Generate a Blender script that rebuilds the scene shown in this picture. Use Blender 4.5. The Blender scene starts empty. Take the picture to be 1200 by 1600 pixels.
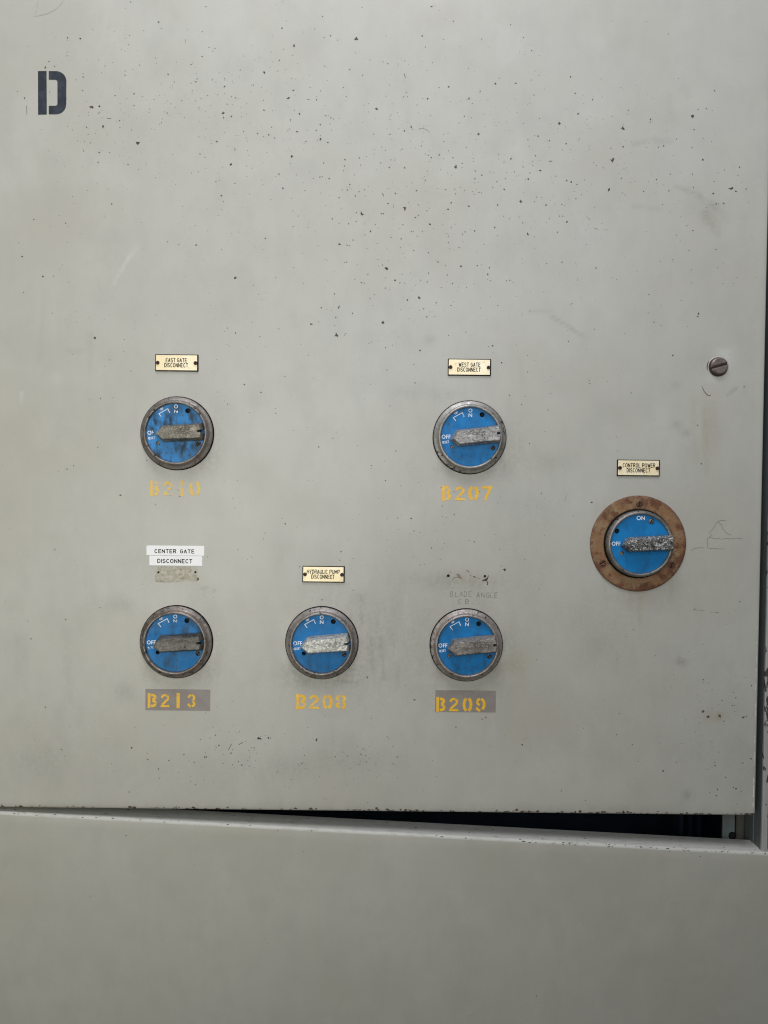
import bpy, bmesh, math, random
import numpy as np
from mathutils import Vector, Matrix

S = 0.0007                       # metres per photograph pixel on the door face
F = 1150.0                       # focal length in photograph pixels
PITCH, ROLL = math.radians(1.2), math.radians(0.62)
sc = bpy.context.scene
col = sc.collection

# ---------------------------------------------------------------- camera
fw = Vector((0, math.cos(PITCH), -math.sin(PITCH)))
up0 = Vector((0, math.sin(PITCH), math.cos(PITCH)))
X = Vector((1, 0, 0))
rt = X * math.cos(ROLL) + up0 * math.sin(ROLL)
up = -X * math.sin(ROLL) + up0 * math.cos(ROLL)
CAM = -fw * (F * S)
cd = bpy.data.cameras.new('camera'); cam = bpy.data.objects.new('camera', cd); col.objects.link(cam)
m = Matrix((rt, up, -fw)).transposed().to_4x4(); m.translation = CAM
cam.matrix_world = m
cd.sensor_fit = 'VERTICAL'; cd.sensor_height = 24; cd.lens = 24 * F / 1600
cd.clip_start = 0.01; cd.clip_end = 100
sc.camera = cam
sc.cycles.filter_width = 1.15

# ---------------------------------------------------------------- world, lamps, exposure
w = bpy.data.worlds.new('World'); sc.world = w; w.use_nodes = True
w.node_tree.nodes['Background'].inputs[0].default_value = (1.0, 0.97, 0.86, 1)
w.node_tree.nodes['Background'].inputs[1].default_value = 0.085

def area(name, loc, target, size, power, color):
    l = bpy.data.lights.new(name, 'AREA'); l.shape = 'RECTANGLE'; l.size, l.size_y = size
    l.energy = power; l.color = color
    o = bpy.data.objects.new(name, l); col.objects.link(o); o.location = loc
    o.rotation_euler = (Vector(target) - Vector(loc)).to_track_quat('-Z', 'Y').to_euler()
    return o
area('overhead_lamp', (-0.12, -0.70, 1.60), (0.30, 0, 0.0), (1.2, 0.6), 21.5, (0.965, 0.98, 1.07))
area('low_left_fill', (-0.42, -0.98, -0.12), (-0.80, 0, 0.45), (0.7, 0.7), 5.8, (1.0, 0.985, 0.88))  # added fill that brightens the lower left, stands for no real lamp
area('front_fill', (0.10, -1.20, 0.50), (0.10, 0, 0.50), (1.0, 0.8), 5.7, (0.93, 0.97, 1.10))  # added cool fill in front of the upper door, not a ceiling fixture
sc.view_settings.view_transform = 'Standard'; sc.view_settings.look = 'None'
sc.view_settings.exposure = 0; sc.view_settings.gamma = 1
sc.view_settings.use_curve_mapping = False

# ---------------------------------------------------------------- pixel -> place
def pt(px, py, y=0.0):
    """the point of the plane at depth y (metres) seen at this pixel of the photograph"""
    d = fw * F + rt * (px - 600) - up * (py - 800)
    t = (y - CAM.y) / d.y
    p = CAM + d * t
    return p.x, p.z
def P3(px, py, y=0.0):
    x, z = pt(px, py, y); return Vector((x, y, z))

# ---------------------------------------------------------------- materials
def lin(c):
    return tuple(((v/255)/12.92 if v/255 <= .04045 else ((v/255+.055)/1.055)**2.4) for v in c)

class Mat:
    def __init__(s, name, color, rough=.5, metal=0.0, spec=.5):
        s.m = bpy.data.materials.new(name); s.m.use_nodes = True
        s.nt = s.m.node_tree; s.b = s.nt.nodes['Principled BSDF']
        s.b.inputs['Metallic'].default_value = metal
        s.b.inputs['Roughness'].default_value = rough
        s.b.inputs['Specular IOR Level'].default_value = spec
        s.tc = s.nt.nodes.new('ShaderNodeTexCoord'); s.oi = s.nt.nodes.new('ShaderNodeObjectInfo')
        s.w = s.math('MULTIPLY', s.oi.outputs['Random'], 37.0)
        s.col = None; s.base = (*color, 1); s.seed = 0
    def link(s, a, b): s.nt.links.new(a, b)
    def math(s, op, a, b=0.0, clamp=False):
        n = s.nt.nodes.new('ShaderNodeMath'); n.operation = op; n.use_clamp = clamp
        for i, v in enumerate((a, b)):
            if isinstance(v, (int, float)): n.inputs[i].default_value = v
            else: s.link(v, n.inputs[i])
        return n.outputs[0]
    def noise(s, px, detail=3, stretch=(1, 1, 1), rough=.55):
        mp = s.nt.nodes.new('ShaderNodeMapping'); s.link(s.tc.outputs['Object'], mp.inputs[0])
        mp.inputs['Scale'].default_value = [k/(px*S) for k in stretch]
        n = s.nt.nodes.new('ShaderNodeTexNoise'); n.noise_dimensions = '4D'
        n.inputs['Scale'].default_value = 1; n.inputs['Detail'].default_value = detail
        n.inputs['Roughness'].default_value = rough
        s.seed += 1
        s.link(mp.outputs[0], n.inputs['Vector']); s.link(s.math('ADD', s.w, s.seed*7.31), n.inputs['W'])
        return n.outputs['Fac']
    def ramp(s, v, lo, hi, amt=1.0):
        n = s.nt.nodes.new('ShaderNodeMapRange'); s.link(v, n.inputs[0])
        n.inputs[1].default_value = lo; n.inputs[2].default_value = hi
        n.inputs[3].default_value = 0; n.inputs[4].default_value = amt
        return n.outputs[0]
    def layer(s, mask, color):
        n = s.nt.nodes.new('ShaderNodeMix'); n.data_type = 'RGBA'
        s.link(mask, n.inputs[0])
        if s.col is None: n.inputs[6].default_value = s.base
        else: s.link(s.col, n.inputs[6])
        n.inputs[7].default_value = (*color, 1)
        s.col = n.outputs[2]; return s
    def spots(s, color, px, lo, hi, amt=1.0, detail=3, stretch=(1, 1, 1)):
        return s.layer(s.ramp(s.noise(px, detail, stretch), lo, hi, amt), color)
    def attr(s, name):
        a = s.nt.nodes.new('ShaderNodeAttribute'); a.attribute_name = name
        sp = s.nt.nodes.new('ShaderNodeSeparateColor'); s.link(a.outputs['Color'], sp.inputs[0])
        return sp.outputs
    def bump(s, src, dist, strength=1.0):
        b = s.nt.nodes.new('ShaderNodeBump'); b.inputs['Distance'].default_value = dist*S
        b.inputs['Strength'].default_value = strength
        s.link(src, b.inputs['Height'])
        if s.b.inputs['Normal'].is_linked:
            s.link(s.b.inputs['Normal'].links[0].from_socket, b.inputs['Normal'])
        s.link(b.outputs[0], s.b.inputs['Normal']); return s
    def rough(s, src, lo, hi):
        n = s.nt.nodes.new('ShaderNodeMapRange'); s.link(src, n.inputs[0])
        n.inputs[1].default_value = .3; n.inputs[2].default_value = .7
        n.inputs[3].default_value = lo; n.inputs[4].default_value = hi
        s.link(n.outputs[0], s.b.inputs['Roughness']); return s
    def done(s):
        if s.col is None: s.b.inputs['Base Color'].default_value = s.base
        else: s.link(s.col, s.b.inputs['Base Color'])
        return s.m

def paint(name, base, wear):
    M = Mat(name, base, .42, 0, .45)
    d = tuple(v*.90 for v in base); l = tuple(min(1, v*1.07) for v in base)
    M.spots((d[0]*1.02, d[1], d[2]*.95), 260, .42, .66, .75, 4)
    M.spots(l, 120, .5, .68, .6, 5)
    M.spots(tuple(v*.90 for v in base), 48, .50, .66, .45, 5, (1, 1, .85))
    M.spots(tuple(min(1, v*1.05) for v in base), 34, .54, .70, .4, 5, (1.1, 1, .8))
    M.spots(tuple(v*.86 for v in base), 22, .50, .74, .34, 5, (1, 1, .45))      # vertical wiping streaks
    M.spots(tuple(v*.84 for v in base), 3.4, .54, .72, .30, 3)                  # fine grime
    if wear:
        at = M.attr('wear')
        br = M.ramp(M.noise(16, 5, (1, 1, .45)), .3, .62)
        br2 = M.ramp(M.noise(5, 4), .3, .6)
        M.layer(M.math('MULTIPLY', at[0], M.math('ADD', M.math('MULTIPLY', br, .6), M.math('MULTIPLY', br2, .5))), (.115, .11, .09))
        M.layer(M.math('MULTIPLY', at[1], M.math('ADD', M.math('MULTIPLY', br2, .5), .5)), (.30, .26, .15))
        M.layer(M.math('MULTIPLY', at[2], M.math('ADD', M.math('MULTIPLY', br2, .6), .4)), (.62, .62, .57))
    M.rough(M.noise(90, 4), .32, .46)
    M.bump(M.noise(330, 2), 6.0, .35)
    M.bump(M.noise(5, 3), .25, .25)
    M.bump(M.noise(1.6, 2), .08, .3)
    return M.done()

DOOR = (.440, .434, .384)
m_door = paint('grey_door_paint', DOOR, True)
m_panel = paint('grey_panel_paint', (.42, .415, .362), False)
m_scuff = Mat('faint_scuff', (.36, .355, .31), .5).spots((.42, .415, .362), 6, .45, .6, .9).done()
m_bend = Mat('chalky_highlight_paint', (.48, .48, .43), .55).spots((.40, .40, .35), 7, .5, .64, .8, 4, (.4, 1, 1)).spots((.20, .19, .16), 3, .64, .72, .8, 3).done()  # chalky worn paint, lightened to carry the bend highlight and the lit flange
m_chip = Mat('paint_chip', (.045, .04, .035), .8).spots((.10, .07, .05), 8, .45, .6).done()
m_chip_soft = Mat('paint_pinhole', (.085, .08, .07), .8).done()
m_rustchip = Mat('rust_chip', (.10, .05, .035), .9).spots((.03, .02, .02), 4, .45, .6).done()
m_scrape = Mat('scraped_paint', (.20, .13, .085), .8).spots((.36, .34, .29), 3, .45, .6).done()
m_pale = Mat('edge_highlight', (.74, .74, .68), .3).spots(DOOR, 5, .48, .62).done()  # pale colour of the highlight painted on the door edge
def frame_paint(name, c, chips=.62):
    M = Mat(name, c, .5)
    M.spots(tuple(v*.6 for v in c), 34, .45, .7, .7, 4, (1, 1, .25))
    M.spots((.05, .03, .03), 9, chips, chips+.04, .95, 4, (1, 1, .5))
    M.bump(M.noise(6, 3), .3, .4); return M.done()
m_post = frame_paint('chipped_frame_paint', (.36, .36, .34), .56)
m_frame = frame_paint('frame_paint', (.20, .225, .215), .70)
m_return = frame_paint('shaded_frame_paint', (.125, .14, .14), .66)  # frame paint darkened so the colour holds the shade of the gap
m_brack = frame_paint('bracket_zinc', (.17, .20, .195), .72)
m_brown = frame_paint('brown_channel_paint', (.12, .12, .10), .68)
m_inside = Mat('dark_blue_interior', (.018, .036, .062), .7).spots((.04, .07, .11), 60, .45, .7, .6).done()
m_black = Mat('black_rubber', (.006, .006, .006), .9, 0, .1).done()
m_hole = Mat('hole_dark', (.006, .006, .005), .9).done()

def cast(name, c, dirt=.5, rust=.2, light=.3):
    M = Mat(name, c, .45, .55)
    M.spots(tuple(v*.35 for v in c), 14, .48, .66, dirt, 5)
    M.spots((.20, .11, .06), 12, .56, .68, rust, 4)
    M.spots((.62, .61, .58), 3.2, .58, .68, light, 3)
    M.spots((.02, .018, .015), 5.5, .60, .65, .95, 4)
    M.rough(M.noise(9, 3), .33, .6)
    M.bump(M.noise(3.2, 3), .9, .5); return M.done()
m_bez = [cast('cast_bezel_a', (.23, .205, .18), .8, .45, .2),
         cast('cast_bezel_b', (.34, .325, .295), .5, .3, .45),
         cast('cast_bezel_c', (.24, .21, .185), .85, .6, .3),
         cast('cast_bezel_d', (.28, .255, .235), .65, .45, .3),
         cast('cast_bezel_e', (.33, .295, .27), .5, .6, .4),
         cast('cast_bezel_f', (.23, .22, .20), .6, .3, .2)]

def knob_metal(name, dark, mid, light, lo, grain=.5):
    M = Mat(name, mid, .5, .35)
    M.spots(dark, 12, .47, .62, .8, 6, (.35, 1, 1))
    M.spots(light, 7, lo, lo+.14, .75, 6, (.45, 1, 1))
    M.spots(light, 2.2, .54, .60, grain, 3, (.8, 1, 1))
    M.spots(dark, 2.0, .54, .60, min(1, grain*1.25), 3, (.8, 1, 1))
    M.spots((.02, .018, .015), 7, .64, .70, .9, 4)
    M.rough(M.noise(5, 4), .33, .6)
    M.bump(M.noise(4.0, 5), 1.3, .6); return M.done()
m_knob = [knob_metal('worn_handle_a', (.05, .045, .035), (.165, .15, .12), (.40, .36, .28), .53, .45),
          knob_metal('worn_handle_b', (.12, .115, .105), (.29, .28, .26), (.50, .49, .46), .53, .7),
          knob_metal('worn_handle_c', (.035, .032, .028), (.12, .112, .10), (.30, .28, .25), .60, .22),
          knob_metal('worn_handle_d', (.15, .15, .13), (.44, .44, .40), (.66, .66, .61), .46, .65),
          knob_metal('worn_handle_e', (.08, .07, .06), (.25, .225, .20), (.38, .35, .32), .54, .5),
          knob_metal('worn_handle_f', (.02, .02, .018), (.16, .155, .145), (.74, .74, .69), .56, .85)]

def blue(name, c, dirt):
    M = Mat(name, c, .42, 0, .35)
    M.spots(tuple(v*.62 for v in c), 22, .45, .68, .6, 4)
    M.spots((.012, .03, .045), 13, .50, .66, dirt, 5, (1, 1, .45))
    M.spots((.05, .045, .035), 4, .60, .68, dirt*.9, 3)
    M.rough(M.noise(12, 3), .42, .62)
    M.bump(M.noise(5, 3), .3, .3); return M.done()
m_blue = [blue('blue_dial_dirty', (.03, .215, .50), .95), blue('blue_dial_b', (.001, .178, .46), .6),
          blue('blue_dial_c', (.0005, .160, .42), .65), blue('blue_dial_d', (.0005, .160, .42), .4),
          blue('blue_dial_e', (.0005, .165, .43), .5), blue('blue_dial_f', (.0005, .180, .46), .3)]
m_white = Mat('white_print', (.80, .82, .84), .5).spots((.10, .22, .42), 5, .60, .68, .7).done()
m_white_worn = Mat('worn_white_print', (.74, .78, .82), .5).spots((.03, .12, .32), 3, .47, .54, .95).done()
def brass():
    M = Mat('brass_plate_face', (.92, .78, .48), .38, .15)
    M.spots((.98, .90, .68), 25, .42, .65, .8)
    M.spots((.48, .30, .14), 7, .60, .72, .55)
    M.spots((.30, .20, .10), 3, .66, .72, .7, 3)
    M.bump(M.noise(3, 3), .1, .3); return M.done()
m_brass = brass()
m_ink = Mat('black_engraving', (.010, .008, .005), .8, 0, .1).done()
m_platescrew = Mat('dark_plate_screw', (.045, .022, .015), .5, .3).done()
m_tapewhite = Mat('white_label_tape', (.80, .80, .79), .4).spots((.70, .70, .68), 30, .5, .7, .6).done()
m_tapeink = Mat('label_print', (.008, .008, .008), .8, 0, .1).done()
m_yellow = Mat('yellow_stencil_paint', (.80, .46, .03), .55).spots((.86, .60, .12), 8, .5, .65, .7).spots(DOOR, 5, .585, .65, .9, 4).done()
m_yellow_f = Mat('faded_yellow_stencil_paint', (.74, .46, .08), .55).spots((.60, .54, .12), 14, .50, .62, .6).spots(DOOR, 6, .50, .60, .95, 4).done()
m_yellow_b = Mat('bright_yellow_stencil_paint', (.80, .46, .02), .5).spots((.60, .33, .05), 5, .5, .65, .6).spots((.20, .18, .15), 5, .64, .70, .8, 3).done()
m_patch = Mat('grey_brown_patch', (.235, .205, .185), .5).spots((.26, .24, .215), 20, .45, .65, .9).spots((.20, .18, .15), 5, .55, .7, .5).done()
m_navy = Mat('slate_stencil_paint', (.026, .031, .040), .7, 0, .2).spots((.045, .052, .066), 12, .45, .6, .8).done()
m_pencil = Mat('pencil_line', (.11, .11, .105), .6).spots(DOOR, 4, .56, .66, .6).done()
m_pencil_f = Mat('faint_pencil_line', (.30, .30, .29), .6).spots(DOOR, 5, .48, .60, .8).done()
m_rust = None
def rustplate():
    M = Mat('rusty_plate', (.235, .125, .055), .7, .05)
    M.spots((.27, .19, .10), 20, .44, .60, .85, 5)
    M.spots((.115, .042, .016), 14, .49, .60, .95, 5)
    M.spots((.12, .045, .025), 3.2, .57, .65, .85, 3)
    at = M.attr('wear')
    M.layer(M.math('MULTIPLY', at[0], M.ramp(M.noise(5, 4), .25, .6)), (.115, .045, .024))
    M.bump(M.noise(3, 4), .7, .5); return M.done()
m_rust = rustplate()
m_rustscrew = Mat('rusty_screw', (.13, .06, .035), .6, .5).spots((.05, .03, .02), 3, .5, .6, .8).done()
m_dialscrew = Mat('dial_screw_metal', (.28, .22, .17), .5, .5).spots((.12, .07, .05), 3, .5, .65, .8).done()
m_latch = Mat('latch_screw_metal', (.19, .155, .14), .45, .55).spots((.12, .09, .085), 6, .5, .65, .8).spots((.45, .41, .39), 3, .6, .7, .6).done()
m_ghost = Mat('old_glue_residue', (.37, .34, .26), .75).spots((.50, .48, .40), 6, .45, .6, .8).spots((.22, .19, .12), 5, .58, .66, .8).spots(DOOR, 9, .56, .62, .5).done()

# ---------------------------------------------------------------- mesh helpers
def link(name, me, mats, parent=None):
    o = bpy.data.objects.new(name, me); col.objects.link(o)
    for k in (mats if isinstance(mats, (list, tuple)) else [mats]): me.materials.append(k)
    if parent is not None: o.parent = parent
    return o
def tag(o, label=None, cat=None, group=None, kind=None):
    for k, v in (('label', label), ('category', cat), ('group', group), ('kind', kind)):
        if v: o[k] = v
    return o
def empty(name, loc=(0, 0, 0), rot=0):
    o = bpy.data.objects.new(name, None); col.objects.link(o); o.location = loc
    o.rotation_euler = (0, rot, 0); o.empty_display_size = .01; return o

class MB:
    """local coordinates in photograph pixels: x right, z up, h towards the viewer"""
    def __init__(s): s.v = []; s.f = []; s.mi = []; s.sm = []; s.layer = 0
    def add(s, vs, fs, mi=0, smooth=False):
        n = len(s.v); s.v += [(x*S, -h*S, z*S) for x, z, h in vs]
        s.f += [tuple(i+n for i in f) for f in fs]; s.mi += [mi]*len(fs); s.sm += [smooth]*len(fs)
    def lathe(s, prof, n=96, c=(0, 0), mi=0, closed=False, cap=False, wob=0, rng=None):
        vs = []; fs = []
        for r, h in prof:
            for k in range(n):
                a = 2*math.pi*k/n
                rr = r
                vs.append((c[0]+rr*math.cos(a), c[1]+rr*math.sin(a), h))
        L = len(prof)
        for i in range(L-1 if not closed else L):
            j = (i+1) % L
            for k in range(n):
                q = (k+1) % n
                fs.append((i*n+k, i*n+q, j*n+q, j*n+k))
        if cap: fs.append(tuple((L-1)*n+k for k in range(n)))
        s.add(vs, fs, mi, True)
        if cap: s.sm[-1] = False
    def poly(s, pts, h, mi=0):
        area = sum(pts[i][0]*pts[(i+1) % len(pts)][1]-pts[(i+1) % len(pts)][0]*pts[i][1] for i in range(len(pts)))
        if area < 0: pts = pts[::-1]
        s.add([(x, z, h) for x, z in pts], [tuple(range(len(pts)))], mi)
    def prism(s, pts, h0, h1, inset=0, mi=0):
        """solid between h0 and h1 with a small chamfer"""
        n = len(pts)
        ar = sum(pts[i][0]*pts[(i+1) % n][1]-pts[(i+1) % n][0]*pts[i][1] for i in range(n))
        if ar < 0: pts = pts[::-1]
        def off(d):
            out = []
            for i in range(n):
                a, b, c = Vector(pts[i-1]), Vector(pts[i]), Vector(pts[(i+1) % n])
                e1 = (b-a).normalized(); e2 = (c-b).normalized()
                n1 = Vector((-e1.y, e1.x)); n2 = Vector((-e2.y, e2.x))
                k = (n1+n2); k = k/max(.3, k.dot(n1))
                out.append((b.x+k.x*d, b.y+k.y*d))
            return out
        rings = [(pts, h0), (pts, h1-inset), (off(inset), h1)] if inset else [(pts, h0), (pts, h1)]
        vs = [(x, z, h) for p, h in rings for x, z in p]; fs = []
        for r in range(len(rings)-1):
            for i in range(n):
                j = (i+1) % n; fs.append((r*n+i, r*n+j, (r+1)*n+j, (r+1)*n+i))
        fs.append(tuple((len(rings)-1)*n+i for i in range(n)))
        fs.append(tuple(reversed(range(n))))
        s.add(vs, fs, mi)
    def ribbon(s, pts, wd, h, mi=0):
        """flat stroke; every stroke sits a hair above the one before"""
        h = h+s.layer*.03; s.layer = (s.layer+1) % 6
        pts = [Vector(p) for p in pts]
        closed = (pts[0]-pts[-1]).length < 1e-6 and len(pts) > 3
        if closed: pts = pts[:-1]
        n = len(pts); L = []; R = []
        for i in range(n):
            a = pts[i-1] if (i > 0 or closed) else None
            c = pts[(i+1) % n] if (i < n-1 or closed) else None
            b = pts[i]
            e1 = (b-a).normalized() if a is not None else None
            e2 = (c-b).normalized() if c is not None else None
            if e1 is None: e1 = e2
            if e2 is None: e2 = e1
            n1 = Vector((-e1.y, e1.x)); n2 = Vector((-e2.y, e2.x))
            k = n1+n2; k = k/max(.5, k.dot(n1))
            ww = wd[i] if isinstance(wd, (list, tuple)) else wd
            ext = Vector((0, 0))
            if not closed and i == 0: ext = -e2*ww*.3
            if not closed and i == n-1: ext = e1*ww*.3
            L.append(b+ext+k*ww/2); R.append(b+ext-k*ww/2)
        vs = [(p.x, p.y, h) for p in L]+[(p.x, p.y, h) for p in R]
        fs = [(n+i, n+(i+1) % n, (i+1) % n, i) for i in range(n if closed else n-1)]
        s.add(vs, fs, mi)
    def build(s, name, mats, parent=None):
        me = bpy.data.meshes.new(name); me.from_pydata(s.v, [], s.f); me.update()
        me.polygons.foreach_set('material_index', s.mi); me.polygons.foreach_set('use_smooth', s.sm)
        return link(name, me, mats, parent)

def arc(cx, cz, rx, rz, a0, a1, n=10):
    return [(cx+rx*math.cos(math.radians(a0+(a1-a0)*k/n)), cz+rz*math.sin(math.radians(a0+(a1-a0)*k/n))) for k in range(n+1)]

# single-stroke letters on a 4 x 6 grid: (width, strokes)
G = {
 'A': (4, [[(0, 0), (1.8, 5.8)], [(2.2, 5.8), (4, 0)], [(.7, 2), (3.3, 2)]]),
 'B': (4, [[(0, 0), (0, 6), (2.4, 6)]+arc(2.4, 4.6, 1.4, 1.4, 90, -90, 6)+[(0, 3.2)], [(2.4, 3.2)]+arc(2.5, 1.6, 1.5, 1.6, 90, -90, 6)+[(0, 0)]]),
 'C': (4, [arc(2.1, 3, 2, 3, 50, 310, 14)]),
 'D': (4, [[(0, 0), (0, 6), (1.6, 6)]+arc(1.6, 3, 2.4, 3, 90, -90, 10)+[(0, 0)]]),
 'E': (3.6, [[(3.6, 6), (0, 6), (0, 0), (3.6, 0)], [(0, 3.1), (3, 3.1)]]),
 'F': (3.4, [[(3.4, 6), (0, 6), (0, 0)], [(0, 3), (2.8, 3)]]),
 'G': (4, [arc(2.1, 3, 2, 3, 50, 340, 14)+[(4, 2.8), (2.4, 2.8)]]),
 'H': (4, [[(0, 0), (0, 6)], [(4, 0), (4, 6)], [(0, 3), (4, 3)]]),
 'I': (0, [[(0, 0), (0, 6)]]),
 'L': (3.4, [[(0, 6), (0, 0), (3.4, 0)]]),
 'M': (4.8, [[(0, 0), (0, 6)], [(4.8, 6), (4.8, 0)], [(.3, 5.6), (2.4, 1.8)], [(2.4, 1.8), (4.5, 5.6)]]),
 'N': (4, [[(0, 0), (0, 6)], [(4, 0), (4, 6)], [(.2, 5.6), (3.8, .4)]]),
 'O': (4.4, [arc(2.2, 3, 2.2, 3, 90, 450, 20)]),
 'P': (4, [[(0, 0), (0, 6), (2.4, 6)]+arc(2.4, 4.4, 1.6, 1.6, 90, -90, 6)+[(0, 2.8)]]),
 'R': (4, [[(0, 0), (0, 6), (2.4, 6)]+arc(2.4, 4.5, 1.5, 1.5, 90, -90, 6)+[(0, 3)], [(2.2, 3), (4, 0)]]),
 'S': (4, [arc(2, 4.5, 1.8, 1.5, 30, 250, 8)+arc(2, 1.5, 1.9, 1.55, 80, -150, 8)]),
 'T': (4, [[(0, 6), (4, 6)], [(2, 6), (2, 0)]]),
 'U': (4, [[(0, 6), (0, 2)]+arc(2, 2, 2, 2, 180, 360, 8)+[(4, 6)]]),
 'W': (5.4, [[(0, 6), (1.3, 0)], [(1.3, 0), (2.7, 5)], [(2.7, 5), (4.1, 0)], [(4.1, 0), (5.4, 6)]]),
 'Y': (4, [[(0, 6), (2, 3), (4, 6)], [(2, 3), (2, 0)]]),
 '.': (0, [[(0, 0), (0, .3)]]),
}
def write(mb, text, x0, x1, z0, ht, wd, h, rot=0, gap=1.6, space=3.2, jit=0, mi=0):
    """text between x0 and x1 on base line z0"""
    tot = 0; xs = []
    for i, ch in enumerate(text):
        if ch == ' ': tot += space; xs.append(None); continue
        xs.append(tot); tot += G[ch][0]+gap
    tot -= gap
    sx = (x1-x0)/tot if x1 is not None else ht/6; sz = ht/6
    ca, sa = math.cos(math.radians(rot)), math.sin(math.radians(rot))
    rng = random.Random(hash_s(text))
    for ch, xo in zip(text, xs):
        if xo is None: continue
        jx, jz = rng.uniform(-jit, jit), rng.uniform(-jit, jit); jr = rng.uniform(-jit, jit)*.1
        for st in G[ch][1]:
            pp = []
            for (u, v) in st:
                a = (xo+u)*sx+jx+v*jr; b = v*sz+jz+rng.uniform(-jit, jit)*.3
                pp.append((x0+a*ca-b*sa, z0+a*sa+b*ca))
            mb.ribbon(pp, wd, h, mi)
def hash_s(t): return sum(ord(c)*(i+3) for i, c in enumerate(t))

# ================================================================ SETTING / CABINET
def box(mb, x0, x1, z0, z1, h0, h1, inset=0, mi=0):
    mb.prism([(x0, z0), (x1, z0), (x1, z1), (x0, z1)], h0, h1, inset, mi)

def px_of(px, py, depth):       # depth in pixels behind the door face -> local px coordinates
    x, z = pt(px, py, depth*S); return x/S, z/S

def cabinet():
    cb = empty('control_cabinet', (0, .02, 0))
    cb['label'] = 'grey steel cabinet frame with chipped post and dark interior behind the open gap'
    cb['category'] = 'cabinet frame'
    off = 0.02/S                        # children coordinates are relative to the empty, 0.02 m behind the door face
    def P(px, py, d):
        return px_of(px, py, d)
    zt, zb = P(600, -560, 60)[1], P(600, 2150, 60)[1]
    xl = P(-760, 800, 60)[0]
    # front post with chipped paint, right of the door
    xp = P(1194.5, 1100, 6)[0]
    b = MB(); box(b, xp, xp+9, zb, zt, off-9, off-4, 1.2); b.build('frame_post', m_post, cb)
    b = MB(); box(b, xp+10.5, xp+120, zb, zt, off-68, off-14, 1.5); b.build('side_panel', m_frame, cb)
    # return of the frame behind the door gap, then channels and the bracket
    x1 = P(1177, 1300, 32)[0]
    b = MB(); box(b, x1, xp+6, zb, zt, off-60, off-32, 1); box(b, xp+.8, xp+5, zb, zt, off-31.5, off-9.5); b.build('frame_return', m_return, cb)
    xa, xb_ = P(1167.5, 1300, 62)[0], P(1174.5, 1300, 62)[0]
    b = MB(); box(b, xa, xb_, zb, zt, off-90, off-58, 1.5); b.build('channel', m_frame, cb)
    xa, xb_ = P(1150.5, 1300, 66)[0], P(1165, 1300, 66)[0]
    b = MB(); box(b, xa, xb_, zb, zt, off-95, off-66, 2); b.build('channel', m_brown, cb)
    xa, xb_ = P(1129.5, 1290, 56)[0], P(1148.5, 1290, 56)[0]
    hx, hz = P(1144, 1305.5, 56)
    b = MB(); box(b, xa, xb_, zb, zt, off-60, off-56, .8); br = b.build('slotted_bracket', m_brack, cb)
    b = MB(); b.lathe([(6.2, off-55.9), (6.2, off-55.2), (5.2, off-55.2), (4.4, off-55.5)], 24, (hx, hz)); b.build('hole_rim', m_black, br)
    b = MB(); b.lathe([(4.6, off-55.8), (4.4, off-55.6)], 24, (hx, hz), cap=True); b.build('bolt_hole', m_hole, br)
    # interior shell
    b = MB()
    box(b, xl, xp+100, zb, zt, off-520, off-510)
    box(b, xl-6, xl-1, zb, zt, off-509, off-60)
    box(b, xp+92, xp+100, zb, zt, off-509, off-72)
    box(b, xl, xp+90, zt+1, zt+7, off-509, off-60)
    box(b, xl, xp+90, zb-7, zb-1, off-509, off-60)
    b.build('interior_shell', m_inside, cb)
    # vertical cable ducts just readable in the dark
    for px in (1062, 1076, 1090):
        xa, za = P(px, 1290, 260)
        b = MB(); box(b, xa, xa+8, zb, zt, off-300, off-260, 1); b.build('cable_duct', m_inside, cb)
    return cb
cab = cabinet()

# ---------------------------------------------------------------- sheet-metal panel with a soft bend on its edges
def sheet(x0, x1, z0, z1, step, r, depth, halves=4, wav=0):
    """front grid with rounded bends and a return flange of the given depth; px units; returns MB plus grid info"""
    def axis(a, b):
        bend = [r*(1-math.cos(math.radians(t))) for t in (0, 22, 45, 67, 90)]
        n = max(2, int((b-a-2*r)/step))
        mid = [a+r+(b-a-2*r)*k/n for k in range(1, n)]
        lo = [a+v for v in bend]; hi = [b-v for v in bend][::-1]
        return np.array([a]+lo[0:]+mid+hi+[b])[0:]
    xs, zs = axis(x0, x1), axis(z0, z1)
    def dep(v, a, b):
        d = np.minimum(v-a, b-v); t = np.clip((r-d)/r, 0, 1)
        return r*(1-np.sqrt(np.clip(1-t*t, 0, 1)))
    XX, ZZ = np.meshgrid(xs, zs, indexing='ij')
    HH = -np.minimum(dep(XX, x0, x1)+dep(ZZ, z0, z1), r)
    # outermost ring = back end of the flange
    HH[0, :] = HH[-1, :] = -depth; HH[:, 0] = HH[:, -1] = -depth
    nx, nz = XX.shape
    V = np.stack([XX, ZZ, HH], -1).reshape(-1, 3)
    i = np.arange(nx-1)[:, None]*nz+np.arange(nz-1)[None, :]
    Fc = np.stack([i, i+nz, i+nz+1, i+1], -1).reshape(-1, 4)
    return V, Fc

def chip_shape(rng, x, z, r, elong=1.0, ang=None):
    n = rng.choice((5, 6, 7, 8)); ang = rng.uniform(0, math.pi) if ang is None else ang
    out = []
    for k in range(n):
        a = 2*math.pi*k/n+rng.uniform(-.25, .25); rr = r*rng.uniform(.55, 1.3)
        u, v = rr*math.cos(a)*elong, rr*math.sin(a)
        out.append((x+u*math.cos(ang)-v*math.sin(ang), z+u*math.sin(ang)+v*math.cos(ang)))
    return out

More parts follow.
